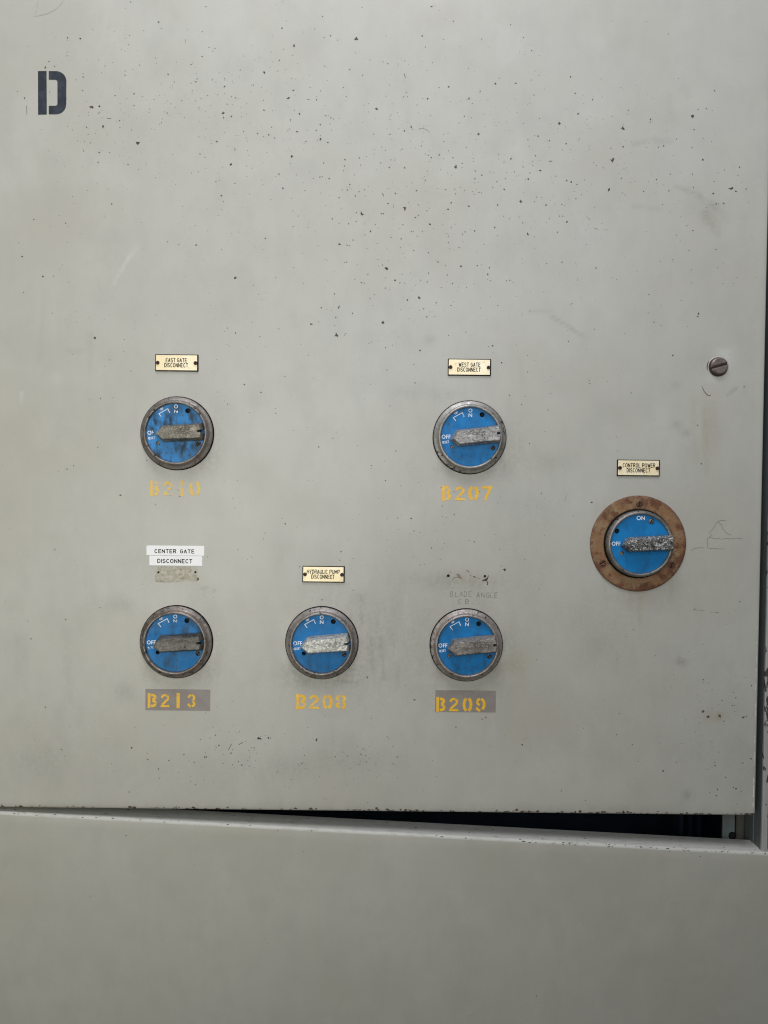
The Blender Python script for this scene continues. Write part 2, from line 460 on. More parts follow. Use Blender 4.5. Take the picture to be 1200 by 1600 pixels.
def smudge_field(PX, PY, dark, stain, light, streaks):
    A = np.zeros((len(PX), 4), np.float32); A[:, 3] = 1
    for ch, lst in ((0, dark), (1, stain), (2, light)):
        for (x, y, rx, ry, amp, *a) in lst:
            t = math.radians(a[0]) if a else 0
            dx, dy = PX-x, PY-y
            u = (dx*math.cos(t)+dy*math.sin(t))/rx; v = (-dx*math.sin(t)+dy*math.cos(t))/ry
            A[:, ch] += amp*np.exp(-(u*u+v*v))
    for (ch, pts, wd, amp) in streaks:
        best = np.full(len(PX), 1e9)
        for (ax, ay), (bx, by) in zip(pts[:-1], pts[1:]):
            L2 = (bx-ax)**2+(by-ay)**2
            t = np.clip(((PX-ax)*(bx-ax)+(PY-ay)*(by-ay))/L2, 0, 1)
            best = np.minimum(best, np.hypot(PX-ax-t*(bx-ax), PY-ay-t*(by-ay)))
        A[:, ch] += amp*np.exp(-(best/wd)**2)
    return np.clip(A, 0, 1)

def project(Xp, Zp):
    """door-face point (px units) -> photograph pixel, so stains can be listed where they were seen"""
    px = Xp*S-CAM.x; py = 0-CAM.y; pz = Zp*S-CAM.z
    df = px*fw.x+py*fw.y+pz*fw.z
    return 600+F*(px*rt.x+py*rt.y+pz*rt.z)/df, 800-F*(px*up.x+py*up.y+pz*up.z)/df

KNOBS = [(277.2, 677.3), (733.5, 683.5), (276.0, 1002.5), (503.0, 1004.0), (728.3, 1007.3), (996.3, 849.2)]

# chips seen in the photograph: tile origin, then (x, y, size) in thirds of a pixel; size 1 pinhole .. 5 large chip
TILES = {
 (0, 0): [(612,10,2),(588,38,1),(966,31,2),(743,104,3),(510,127,1),(590,123,1),(608,165,2),(586,180,1),(948,149,2),(602,210,1),(376,181,3),(317,177,2),(315,190,1),
   (262,176,1),(128,216,1),(314,262,2),(316,245,1),(229,288,2),(212,317,3),(256,311,2),(290,293,1),(408,283,1),(390,346,2),(390,362,3),(388,425,2),(463,281,1),(492,309,2),
   (730,272,2),(655,305,2),(733,298,1),(642,238,1),(586,353,2),(788,349,2),(826,291,1),(896,302,2),(914,317,1),(948,265,2),(980,222,2),(998,240,2),(1008,226,2),
   (895,390,2),(918,384,3),(924,370,2),(817,385,2),(809,402,1),(1012,386,1),(1053,405,3),(1126,329,2),(1187,398,2),(82,429,2),(115,460,3),(629,440,2),(540,448,3),(594,462,1),
   (628,495,2),(702,511,2),(852,472,2),(882,462,1),(917,473,2),(942,462,3),(973,448,2),(1104,459,3),(1085,453,2),(1065,488,2),(1046,531,4),(1048,552,2),(1085,546,3),
   (430,500,5),(466,498,3),(467,526,2),(460,533,2),(484,592,4),(406,597,2),(418,605,1),(339,609,2),(318,593,1),(413,629,2),(423,670,2),(392,708,3),(465,714,2),(514,715,2),
   (560,565,2),(577,566,1),(762,558,1),(757,575,2),(784,530,2),(793,543,1),(725,607,1),(645,669,5),(460,762,3),(562,729,1),(608,737,1),(600,772,3),(650,795,1),(750,813,1),(730,834,1),
   (1141,616,3),(1016,664,3),(932,642,1),(950,703,1),(938,723,2),(961,737,2),(1101,703,2),(1084,770,4),(897,811,2),(1012,852,2),(1101,860,2),(1157,829,1),(1038,918,3),(1047,945,2),
   (1022,1010,1),(455,859,1),(524,957,3),(573,980,1),(410,892,1),(159,1028,2),(278,1011,1),(308,1046,2),(322,1060,1),(380,1098,1),(88,1138,2),(314,1137,1),(786,1134,2),(838,1146,2),
   (918,1149,3),(1120,1088,1),(857,968,1),(340,921,1),(1038,1170,1)],
 (400, 0): [(498,35,2),(822,31,3),(312,77,2),(925,100,2),(1194,116,2),(122,132,3),(275,136,2),(350,168,3),(382,188,2),(320,175,1),(470,181,5),(778,168,3),(1058,184,2),(177,214,4),
   (128,231,1),(172,260,1),(794,221,2),(110,283,2),(196,297,1),(322,311,2),(440,326,2),(38,338,4),(103,333,3),(140,326,1),(165,368,1),(183,370,1),(595,290,2),(618,299,2),(666,307,1),
   (698,285,1),(997,320,2),(827,294,1),(500,354,2),(249,353,1),(1140,367,1),(1122,392,3),(858,411,2),(903,407,3),(334,378,1),(410,411,2),(176,424,3),(302,426,2),(152,459,4),
   (254,410,1),(35,470,2),(284,468,2),(243,466,2),(252,467,1),(430,437,1),(423,452,2),(706,433,2),(692,454,2),(709,453,2),(805,462,3),(780,462,1),(755,492,2),(1050,427,2),(998,462,3),
   (1088,468,1),(566,510,4),(590,488,1),(528,486,1),(38,516,3),(179,517,2),(204,534,3),(327,542,3),(351,552,2),(346,581,2),(364,558,1),(162,562,2),(628,545,1),(628,560,1),(976,546,2),
   (1009,552,1),(74,596,3),(158,605,2),(192,617,3),(150,614,2),(60,632,3),(8,626,2),(88,646,2),(130,657,1),(234,664,2),(240,612,1),(282,611,2),(302,584,2),(354,610,1),(301,655,4),
   (336,668,3),(303,634,1),(500,574,1),(444,579,1),(552,629,2),(628,629,3),(696,614,3),(727,596,3),(735,606,2),(712,573,1),(900,627,2),(1006,628,2),(1042,631,4),(880,664,2),
   (168,732,4),(418,749,3),(485,741,3),(491,774,2),(414,778,2),(412,801,2),(318,765,2),(606,704,2),(685,698,2),(632,750,2),(648,752,1),(584,763,2),(625,786,3),(697,787,2),
   (775,684,2),(795,722,2),(808,728,2),(821,739,2),(859,727,3),(902,707,2),(985,692,2),(923,740,2),(1016,722,1),(1018,742,1),(1137,725,2),(1194,745,3),(1163,760,2),
   (108,816,3),(92,828,1),(126,882,3),(300,830,2),(311,828,2),(343,838,3),(268,837,2),(222,856,1),(462,820,1),(440,864,2),(429,890,2),(405,890,2),(447,887,1),(483,898,3),(466,919,3),(510,889,2),
   (390,927,2),(653,908,3),(640,855,1),(793,845,2),(752,893,2),(730,857,1),(935,781,5),(966,766,3),(1028,802,3),(1058,821,3),(1026,838,2),(1045,902,2),(1022,911,2),(889,889,2),
   (932,887,2),(978,891,2),(936,909,2),(958,878,1),(1129,852,2),(1164,888,3),(1170,838,2),(1110,880,2),(916,822,1),(806,819,1),(618,954,3),(644,970,2),(699,976,5),(760,960,2),(716,950,1),
   (588,1002,2),(598,1002,2),(494,1003,5),(470,997,2),(328,965,1),(352,965,1),(400,977,1),(358,1026,3),(198,1013,2),(172,988,1),(174,1062,2),(434,1048,2),(469,1038,2),(558,1051,2),
   (536,1085,3),(510,1101,1),(455,1126,2),(427,1150,2),(439,1152,2),(389,1145,4),(633,1112,2),(642,1025,1),(671,1072,1),(688,1053,2),(728,1084,2),(780,1085,2),(802,989,2),(747,1020,2),
   (762,1010,2),(815,1050,3),(833,1072,1),(915,950,2),(900,981,3),(998,966,3),(933,1051,2),(915,1066,2),(874,1051,1),(980,1087,2),(968,1099,2),(1024,1083,3),(1004,1075,1),(1132,961,3),
   (1189,1025,2),(1119,1066,3),(1133,1105,1),(902,1108,2),(902,1136,2),(970,1133,1),(740,1175,2),(808,1184,2),(680,1120,2),(44,1118,2),(290,1152,1),(277,1087,1),(248,1050,1),(244,1067,1)],
 (800, 0): [(630,100,2),(732,160,2),(54,175,2),(92,238,2),(18,391,3),(90,376,2),(274,360,3),(296,438,2),(103,446,2),(152,418,1),(377,467,2),(425,452,1),(108,333,1),(950,425,3),(310,534,3),
   (128,555,2),(54,578,2),(221,580,4),(249,595,2),(352,558,1),(338,574,1),(470,545,2),(546,517,2),(543,536,1),(521,604,5),(522,585,1),(649,560,3),(649,573,2),(846,543,5),(872,513,2),
   (911,509,2),(938,519,1),(853,608,2),(770,651,2),(843,692,2),(712,684,3),(686,690,2),(755,730,1),(122,639,3),(75,656,2),(104,635,1),(176,660,2),(177,690,1),(254,674,3),(274,702,1),
   (463,695,2),(509,675,1),(521,688,3),(533,658,1),(474,747,6),(494,774,1),(556,716,1),(428,787,2),(538,786,1),(894,749,3),(110,731,2),(178,756,2),(186,756,2),(98,761,1),(133,800,3),
   (118,798,1),(52,783,2),(84,811,2),(76,838,3),(12,806,2),(30,820,1),(205,826,3),(256,846,3),(277,853,3),(304,864,2),(340,844,2),(291,897,2),(300,931,3),(512,836,3),(455,889,4),(517,904,1),
   (677,841,3),(680,862,1),(742,816,2),(651,817,1),(735,895,2),(617,897,2),(806,842,1),(846,816,2),(851,878,2),(997,798,2),(1066,784,3),(1059,822,2),(966,810,1),(947,850,2),(1028,884,5),
   (1049,896,3),(1098,886,2),(943,907,3),(957,957,3),(967,955,2),(992,953,3),(912,973,1),(54,901,1),(116,924,2),(140,926,1),(42,943,4),(160,961,3),(234,957,2),(245,964,1),(387,974,1),
   (222,1013,2),(236,1013,2),(176,1024,1),(34,1017,1),(50,1044,2),(258,1040,3),(362,1028,2),(74,1099,4),(60,1106,1),(212,1088,2),(346,1077,1),(432,1077,1),(445,1077,1),(421,1048,1),
   (820,1058,2),(848,1081,2),(770,1103,2),(788,1131,1),(631,1085,1),(956,1170,2),(350,1145,1),(1075,855,1)],
 (0, 400): [(104,2,3),(202,96,3),(250,94,3),(293,42,1),(278,65,1),(320,122,1),(112,171,2),(246,268,1),(302,300,1),(360,309,1),(418,291,1),(488,297,1),(632,309,1),(446,382,4),(584,392,1),(580,447,1),
   (341,462,1),(515,487,2),(492,519,1),(614,539,2),(488,555,1),(1101,103,4),(868,98,1),(834,197,1),(984,174,1),(985,232,1),(998,137,1),(1066,338,2),(1054,352,2),(1105,362,2),(1060,414,1),(1073,421,2),
   (1162,427,1),(1180,311,1),(952,18,1),(765,369,1),(1145,603,2),(1053,679,1),(1067,694,2),(1022,638,1),(1170,734,1),(420,675,1),(472,668,2),(529,665,1),(458,898,2),(345,984,2),(314,1000,2),(10,984,1),
   (564,1121,3),(689,958,2),(843,1127,2),(729,1165,2),(1113,1053,1),(1125,1154,1),(1092,1135,1),(1100,1180,1),(1188,137,1)],
 (400, 400): [(415,30,2),(425,29,2),(572,17,2),(592,42,2),(614,59,5),(854,29,3),(887,45,2),(960,48,3),(1037,45,3),(1094,56,2),(896,88,2),(1087,86,3),(525,86,2),(494,125,2),(507,127,2),(652,114,3),(674,126,2),
   (697,127,2),(724,80,1),(686,87,1),(772,114,2),(803,121,2),(808,81,2),(868,147,2),(921,129,2),(945,165,1),(986,147,1),(1021,131,1),(1175,116,2),(1190,114,2),(606,151,2),(627,157,1),(92,101,1),
   (368,178,3),(12,180,1),(46,173,1),(29,204,2),(554,181,1),(534,200,2),(548,233,1),(764,197,4),(710,207,3),(692,196,1),(721,243,1),(845,220,2),(914,232,2),(927,214,1),(785,248,2),(767,256,1),
   (817,262,1),(838,285,1),(800,285,3),(306,242,3),(387,240,4),(332,251,1),(355,254,1),(374,288,2),(452,268,2),(1133,233,2),(257,319,4),(596,311,4),(107,341,2),(376,372,5),(416,371,1),
   (18,378,2),(637,358,1),(665,379,1),(984,356,2),(903,373,2),(211,414,1),(43,426,1),(540,404,2),(575,398,1),(606,430,2),(640,418,1),(769,442,3),(1108,422,3),(1110,451,1),(245,465,2),(486,487,1),
   (739,508,2),(1151,500,3),(615,534,2),(136,564,2),(267,573,1),(112,600,1),(536,601,1),(746,595,2),(23,639,3),(165,656,1),(508,670,1),(628,703,1),(1188,653,2),(90,714,1),(93,737,2),(242,804,1),
   (176,818,1),(360,856,2),(294,895,2),(476,888,1),(655,914,2),(602,961,1),(540,983,2),(540,996,1),(740,994,1),(705,975,1),(606,1053,2),(762,1062,1),(574,1136,1),(1155,890,1),(868,1085,2),
   (928,1105,2),(875,1172,2),(1134,1158,1),(243,1052,1),(265,1053,1)],
 (800, 400): [(49,33,1),(125,42,1),(162,35,2),(234,29,2),(394,55,3),(842,65,2),(989,33,1),(842,127,1),(1055,101,1),(1038,128,1),(987,129,1),(470,102,1),(6,125,1),(642,180,2),(146,170,1),
   (281,222,2),(390,207,1),(51,268,1),(84,259,2),(638,266,1),(699,235,1),(874,271,3),(871,284,2),(665,310,2),(822,330,1),(698,326,1),(386,343,2),(527,362,1),(264,400,3),(348,438,1),(754,466,3),
   (20,418,1),(72,544,2),(84,545,1),(361,584,2),(364,597,2),(183,566,1),(181,645,1),(558,642,2),(62,658,1),(44,695,2),(171,725,1),(870,793,3),(1088,612,3),(1022,462,1),(82,878,2),(490,848,1),
   (668,772,1),(154,1135,1),(138,1113,2),(113,1175,1),(374,1155,3),(887,974,2),(1050,722,1)],
 (0, 850): [(257,26,2),(350,76,1),(1115,26,2),(973,60,2),(1180,60,1),(1160,72,1),(478,268,1),(469,297,2),(308,355,2),(52,351,1),(130,361,1),(146,445,2),(213,765,2),(325,855,1),(632,859,2),(617,956,3),
   (163,920,1),(497,912,1),(288,963,2),(304,994,2),(524,1029,1),(531,1065,1),(392,1039,1),(690,981,2),(693,1011,3),(862,987,3),(910,1023,3),(743,1055,2),(792,1015,2),(960,998,3),(968,998,2),
   (963,978,1),(1010,896,3),(1026,944,2),(1045,1028,2),(1083,980,3),(1090,964,2),(1134,932,2),(1122,940,1),(1090,1036,2),(1118,1020,2),(1133,1036,3),(1166,1042,2),(1194,1048,2),(1170,1000,2),
   (1172,990,1),(1150,925,1),(1092,737,1),(965,792,1),(765,850,1),(915,1127,2),(606,1163,2),(836,1072,1),(1110,885,1),(1016,764,1),(24,270,1)],
 (400, 800): [(487,12,1),(663,28,3),(727,30,3),(873,22,2),(929,12,3),(137,55,3),(43,99,2),(35,126,2),(740,89,2),(880,53,1),(666,83,1),(615,130,1),(1023,139,2),(850,135,1),(399,186,2),(823,168,2),(393,226,2),
   (205,257,2),(1165,271,4),(863,222,1),(769,248,2),(788,246,1),(455,366,2),(309,411,2),(522,775,3),(744,880,3),(700,813,1),(738,881,1),(325,955,1),(542,966,2),(937,1008,2),(1060,970,3),(1078,962,2),
   (12,1062,4),(22,1062,3),(60,1059,3),(56,1059,2),(68,1059,2),(285,1067,4),(270,1066,1),(1168,1050,2),(1095,1098,1),(905,1095,1),(615,1053,1),(503,1110,3),(493,1135,2),(515,1142,2),(530,1155,1),
   (517,1172,2),(560,1180,1),(405,1125,1),(373,1148,2),(640,1100,1),(243,1010,1),(228,1140,2),(215,1178,2),(135,1133,1),(65,1120,1),(455,1050,1),(1117,738,1),(475,1100,1),(640,1180,1)],
 (800, 900): [(127,60,2),(568,252,2),(534,284,1),(135,318,1),(116,391,1),(492,389,1),(673,373,1),(829,353,1),(893,320,1),(1068,121,2),(897,486,2),(745,524,1),(1096,476,1),(1123,514,3),(1049,571,2),(984,583,2),
   (1032,608,2),(1044,605,1),(895,636,4),(919,660,4),(974,656,4),(993,681,2),(1083,662,4),(1100,658,2),(879,688,1),(858,731,1),(890,753,1),(503,646,2),(303,700,1),(491,743,2),(564,789,2),
   (694,784,1),(48,790,3),(56,768,1),(66,760,1),(85,819,1),(138,862,1),(15,869,1),(592,869,1),(771,872,2),(708,913,3),(952,888,3),(950,875,1),(919,906,1),(1120,857,3),(1082,877,2),(1142,894,1),
   (1001,944,2),(1050,997,3),(1038,990,2),(963,1000,2),(957,1030,2),(1075,1010,1),(970,825,1),(232,1007,2),(198,918,1),(933,1101,3),(345,1053,1)],
}
LINES = [  # thin scratches and long chips (photograph px), width
 ([(41.5,165),(42,179)],1.3),([(289,68),(290,61.5)],1.1),([(167,184.8),(173.8,185.2)],1.6),([(228,253.5),(228.3,259)],.8),([(631.5,115),(633.5,122)],2.0),
 ([(597.5,302),(599.5,306.5)],2.2),([(906,215),(903,221)],1.0),([(928.5,356.5),(935,358.5)],1.0),([(654,205),(655,201.5),(658,200),(666,202.5),(672,207)],.45),
 ([(885,773.5),(882.5,782)],.6),([(1083.5,954),(1086,950.5)],1.1),([(1085,952.5),(1092,953.5)],.8),([(1094,953.8),(1101,954.6)],.9),([(1110,956),(1114,956.6)],.8),([(1117,956.3),(1123,957.6)],1.2),
 ([(276.5,765),(280,767.5)],1.0),([(497,502),(499,505)],.8),([(162,335),(165,342)],.5),([(1112,320),(1115,321.5)],.5),([(356.5,1172),(362,1162)],1.6),([(373,1163),(379,1160)],1.2)]

def make_door():
    _, zt = pt(600, -480); _, zb = pt(600, 1268.3)
    x0 = pt(-700, 800)[0]; x1 = pt(1188.6, 900)[0]
    x0, x1, zt, zb = x0/S, x1/S, zt/S, zb/S
    V, Fc = sheet(x0, x1, zb, zt, 4.5, 3.2, 27)
    PX, PY = project(V[:, 0], V[:, 1])
    dark = []; stain = []; light = []
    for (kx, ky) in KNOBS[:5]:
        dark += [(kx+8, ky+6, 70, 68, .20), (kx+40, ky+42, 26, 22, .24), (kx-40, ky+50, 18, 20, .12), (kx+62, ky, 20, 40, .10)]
    dark += [(1010, 862, 92, 92, .13), (193, 1082, 16, 12, .28, 40), (190, 945, 22, 16, .20), (28, 1020, 12, 30, .14), (636, 612, 30, 10, .13), (700, 618, 26, 10, .13),
             (1020, 500, 14, 30, .09), (1102, 566, 30, 26, .14), (1057, 664, 10, 7, .28), (1071, 676, 8, 6, .28), (1056, 602, 7, 5, .2), (600, 975, 50, 75, .09), (640, 1010, 24, 60, .06),
             (455, 1055, 24, 16, .18), (500, 1065, 60, 12, .10), (1064, 1034, 9, 7, .45), (1075, 1243, 8, 10, .40), (950, 1010, 40, 36, .12), (930, 960, 60, 20, .09), (1110, 330, 34, 20, .13, 30),
             (1160, 355, 8, 22, .12), (60, 1190, 40, 26, .12), (90, 1170, 30, 20, .09), (180, 1160, 20, 10, .12), (560, 1190, 80, 18, .12), (520, 1170, 30, 20, .12), (440, 1200, 60, 20, .10),
             (840, 780, 40, 80, .07), (870, 720, 40, 16, .12), (960, 640, 40, 20, .10), (880, 600, 36, 26, .07), (110, 490, 6, 26, .06), (115, 548, 12, 4, .22), (90, 620, 60, 90, .05),
             (1040, 830, 26, 50, .10), (800, 860, 26, 60, .08), (690, 905, 60, 12, .14), (730, 912, 60, 14, .15), (440, 860, 10, 40, .08), (240, 900, 40, 30, .08), (320, 920, 24, 14, .12, 20),
             (500, 900, 50, 40, .06), (1160, 1190, 20, 60, .12), (640, 960, 260, 110, .10), (560, 1100, 300, 60, .07), (250, 1210, 260, 40, .08), (1050, 1120, 120, 120, .06), (120, 900, 60, 200, .07), (350, 1262, 500, 9, .16), (900, 1266, 300, 7, .16), (70, 1120, 90, 60, .05), (670, 535, 9, 5, .25), (672, 528, 10, 4, .2), (1100, 1180, 30, 20, .08)]
    stain += [(1108, 640, 14, 34, .24), (1112, 690, 16, 40, .22), (806, 706, 18, 26, .22), (806, 1037, 20, 26, .28), (1112, 1119, 16, 9, .38), (1124, 1119, 5, 6, .6), (996, 938, 60, 14, .20),
              (860, 1110, 60, 40, .14), (1000, 945, 5, 34, .3), (945, 905, 4, 26, .25), (1048, 915, 4, 30, .25), (985, 935, 3, 24, .3), (300, 905, 26, 10, .18), (740, 905, 36, 12, .20), (1110, 340, 22, 14, .12), (70, 1262, 70, 5, .3), (1100, 860, 60, 80, .08),
              (680, 350, 200, 120, .06), (840, 900, 30, 60, .10)]
    light += [(1133, 568, 9, 16, .45, 20), (1120, 592, 24, 8, .28), (1128, 550, 12, 6, .4), (60, 480, 5, 40, .12), (770, 1060, 40, 12, .10), (84, 500, 8, 60, .10), (480, 835, 40, 12, .12), (1150, 120, 30, 30, .12),
              (700, 1064, 60, 5, .12), (90, 590, 14, 10, .16)]
    streaks = [(2, [(205, 396), (176, 446)], 2.0, .36), (2, [(215, 385), (190, 420)], 5, .14), (2, [(33.5, 613), (31.5, 631)], 1.6, .4), (0, [(828, 487), (862, 488)], 2.2, .20),
               (0, [(863, 495), (885, 508), (910, 525)], 2.6, .34), (0, [(990, 226), (1015, 219), (1047, 221)], 4, .20), (0, [(1058, 292), (1090, 304), (1122, 328)], 4, .22), (0, [(990, 322), (1030, 327)], 4, .12),
               (0, [(1100, 335), (1122, 365)], 6, .20), (0, [(1138, 617), (1151, 606)], 2.2, .35), (0, [(318, 918), (334, 923)], 2.4, .3), (0, [(565, 930), (566, 975)], 4, .2), (0, [(590, 960), (600, 1060)], 3.5, .18),
               (0, [(615, 990), (622, 1070)], 3.5, .16), (0, [(578, 1000), (584, 1050)], 3, .16), (0, [(480, 1065), (560, 1066)], 3, .2), (1, [(1082, 620), (1088, 720)], 4, .18), (1, [(1100, 640), (1104, 740)], 4, .22),
               (0, [(812, 560), (818, 600)], 5, .08), (0, [(105, 985), (108, 1100)], 8, .10), (0, [(66, 480), (62, 560)], 4, .10), (0, [(142, 520), (140, 580)], 4, .10), (2, [(1186, 300), (1183, 800)], 3, .06)]
    A = smudge_field(PX, PY, dark, stain, light, streaks)
    verts = np.stack([V[:, 0]*S, -V[:, 2]*S, V[:, 1]*S], -1)
    faces = Fc.tolist(); vl = verts.tolist(); mi = [0]*len(faces)
    rng = random.Random(5)
    keep = [(k[0], k[1], 58) for k in KNOBS[:5]]+[(KNOBS[5][0], KNOBS[5][1], 76)]
    def ok(x, y, pad=1):
        if x > 1183 or y > 1262: return False
        for (a, b, r) in keep:
            if math.hypot(x-a, y-b) < r+pad: return False
        for (a, b) in ((276.5, 567.5), (733, 574), (997, 731), (505.5, 897)):
            if abs(x-a) < 36 and abs(y-b) < 15: return False
        if 226 < x < 322 and 850 < y < 886: return False
        return True
    cnt = [0]
    def chip(x, y, r, mat, elong=1.0, ang=None, lift=.10):
        X0, Z0 = pt(x, y); cnt[0] += 1
        pts = chip_shape(rng, X0/S, Z0/S, r, elong, ang); n = len(vl)
        h = lift+(cnt[0] % 5)*.01
        for a, b in pts: vl.append([a*S, -h*S, b*S])
        faces.append(list(range(n, n+len(pts)))); mi.append(mat)
    R = {1: .62, 2: .92, 3: 1.25, 4: 1.7, 5: 2.2, 6: 2.9}
    for (ox, oy), lst in TILES.items():
        for (tx, ty, s) in lst:
            x, y = ox+tx/3, oy+ty/3
            if not ok(x, y): continue
            chip(x, y, R[s]*rng.uniform(.85, 1.1), 1 if s > 1 else 2, rng.uniform(1, 1.5))
            if s >= 4:
                for _ in range(2):
                    a = rng.uniform(0, 6.28); chip(x+R[s]*1.1*math.cos(a), y+R[s]*1.1*math.sin(a), R[s]*.4, 1, 2.2, a)
    def scatter(n, cx, cy, sx, sy, rmin=.3, rmax=.65):
        for _ in range(n):
            x, y = rng.gauss(cx, sx), rng.gauss(cy, sy)
            if ok(x, y, 2) and -600 < x and -400 < y: chip(x, y, rng.uniform(rmin, rmax), 2, rng.uniform(1, 1.8))
    scatter(420, 620, 290, 200, 120); scatter(110, 180, 180, 60, 60); scatter(90, 360, 160, 60, 60); scatter(130, 900, 250, 120, 90)
    scatter(60, 560, 1190, 60, 26); scatter(60, 380, 1180, 60, 30); scatter(40, 1120, 1130, 40, 90); scatter(50, 700, 830, 120, 40)
    for _ in range(260):
        x, y = rng.uniform(-650, 1180), rng.uniform(-450, 1255)
        if ok(x, y): chip(x, y, rng.uniform(.3, .7), 2)
    for _ in range(110):                                     # beyond the left and upper border of the photograph
        x, y = (rng.uniform(-650, -4), rng.uniform(-400, 1200)) if rng.random() < .5 else (rng.uniform(0, 1180), rng.uniform(-400, -4))
        chip(x, y, rng.uniform(.6, 1.5), 1)
    for pts, wd in LINES:                                    # scratches
        b = [Vector([c/S for c in pt(*p)]) for p in pts]; n = len(vl); k = len(b)
        for i in range(k):
            d = (b[min(i+1, k-1)]-b[max(i-1, 0)]).normalized(); nn = Vector((-d.y, d.x))*wd/2*(1 if 0 < i < k-1 else .45)
            for q in (b[i]-nn, b[i]+nn): vl.append([q.x*S, -.16*S, q.y*S])
        for i in range(k-1): faces.append([n+2*i, n+2*i+2, n+2*i+3, n+2*i+1]); mi.append(1)
    pr = [(1096.6, 602.6), (1097.5, 606), (1099.6, 610.5), (1103, 615), (1106, 617.6), (1108.6, 618.6), (1110.5, 617.2), (1109.6, 616.6)]
    b = [Vector([c/S for c in pt(*p)]) for p in pr]; n = len(vl)
    for i in range(len(b)):
        d = (b[min(i+1, 7)]-b[max(i-1, 0)]).normalized(); nn = Vector((-d.y, d.x))*(.25+.6*math.sin(math.pi*(i+.4)/8))/1.6
        for q in (b[i]-nn, b[i]+nn): vl.append([q.x*S, -.16*S, q.y*S])
    for i in range(7): faces.append([n+2*i, n+2*i+2, n+2*i+3, n+2*i+1]); mi.append(3)
    # chipped lower edge
    for _ in range(190):
        x = rng.uniform(-300, 1178); e = 1
        X0, _z = pt(x, 1265); Zb = zb+1.2+abs(rng.gauss(0, 1.5)); n = len(vl)
        pts = chip_shape(rng, X0/S, Zb, rng.uniform(.5, 1.7)*(1.3 if x > 380 else 1), rng.uniform(1, 2.6), 0)
        for a, c in pts:
            c = max(c, zb+.35); t = max(0, (3.2-(c-zb))/3.2)       # follow the rolled edge
            vl.append([a*S, -(.16+(_ % 5)*.01-3.2*(1-math.sqrt(1-t*t)))*S, c*S])
        faces.append(list(range(n, n+len(pts)))); mi.append(3 if rng.random() < .45 else 1)
    # pale strips painting the bend's highlight along the lower part of the right edge
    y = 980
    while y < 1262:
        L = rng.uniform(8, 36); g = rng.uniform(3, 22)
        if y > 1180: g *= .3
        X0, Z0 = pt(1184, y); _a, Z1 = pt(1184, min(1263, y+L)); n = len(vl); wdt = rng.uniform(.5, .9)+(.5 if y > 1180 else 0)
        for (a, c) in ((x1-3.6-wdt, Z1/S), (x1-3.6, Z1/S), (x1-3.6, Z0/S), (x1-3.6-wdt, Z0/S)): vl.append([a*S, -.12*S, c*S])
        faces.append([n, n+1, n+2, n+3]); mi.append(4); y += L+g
    me = bpy.data.meshes.new('cabinet_door'); me.from_pydata(vl, [], faces); me.update()
    me.polygons.foreach_set('material_index', mi)
    sm = [k == 0 for k in mi]; me.polygons.foreach_set('use_smooth', sm)
    at = me.attributes.new('wear', 'FLOAT_COLOR', 'POINT')
    full = np.zeros((len(vl), 4), np.float32); full[:, 3] = 1; full[:len(A)] = A
    at.data.foreach_set('color', full.ravel())
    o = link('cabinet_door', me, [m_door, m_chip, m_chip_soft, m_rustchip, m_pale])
    tag(o, 'large grey steel door with chipped and stained paint carrying the blue rotary switches', 'cabinet door')
    return o
door = make_door()

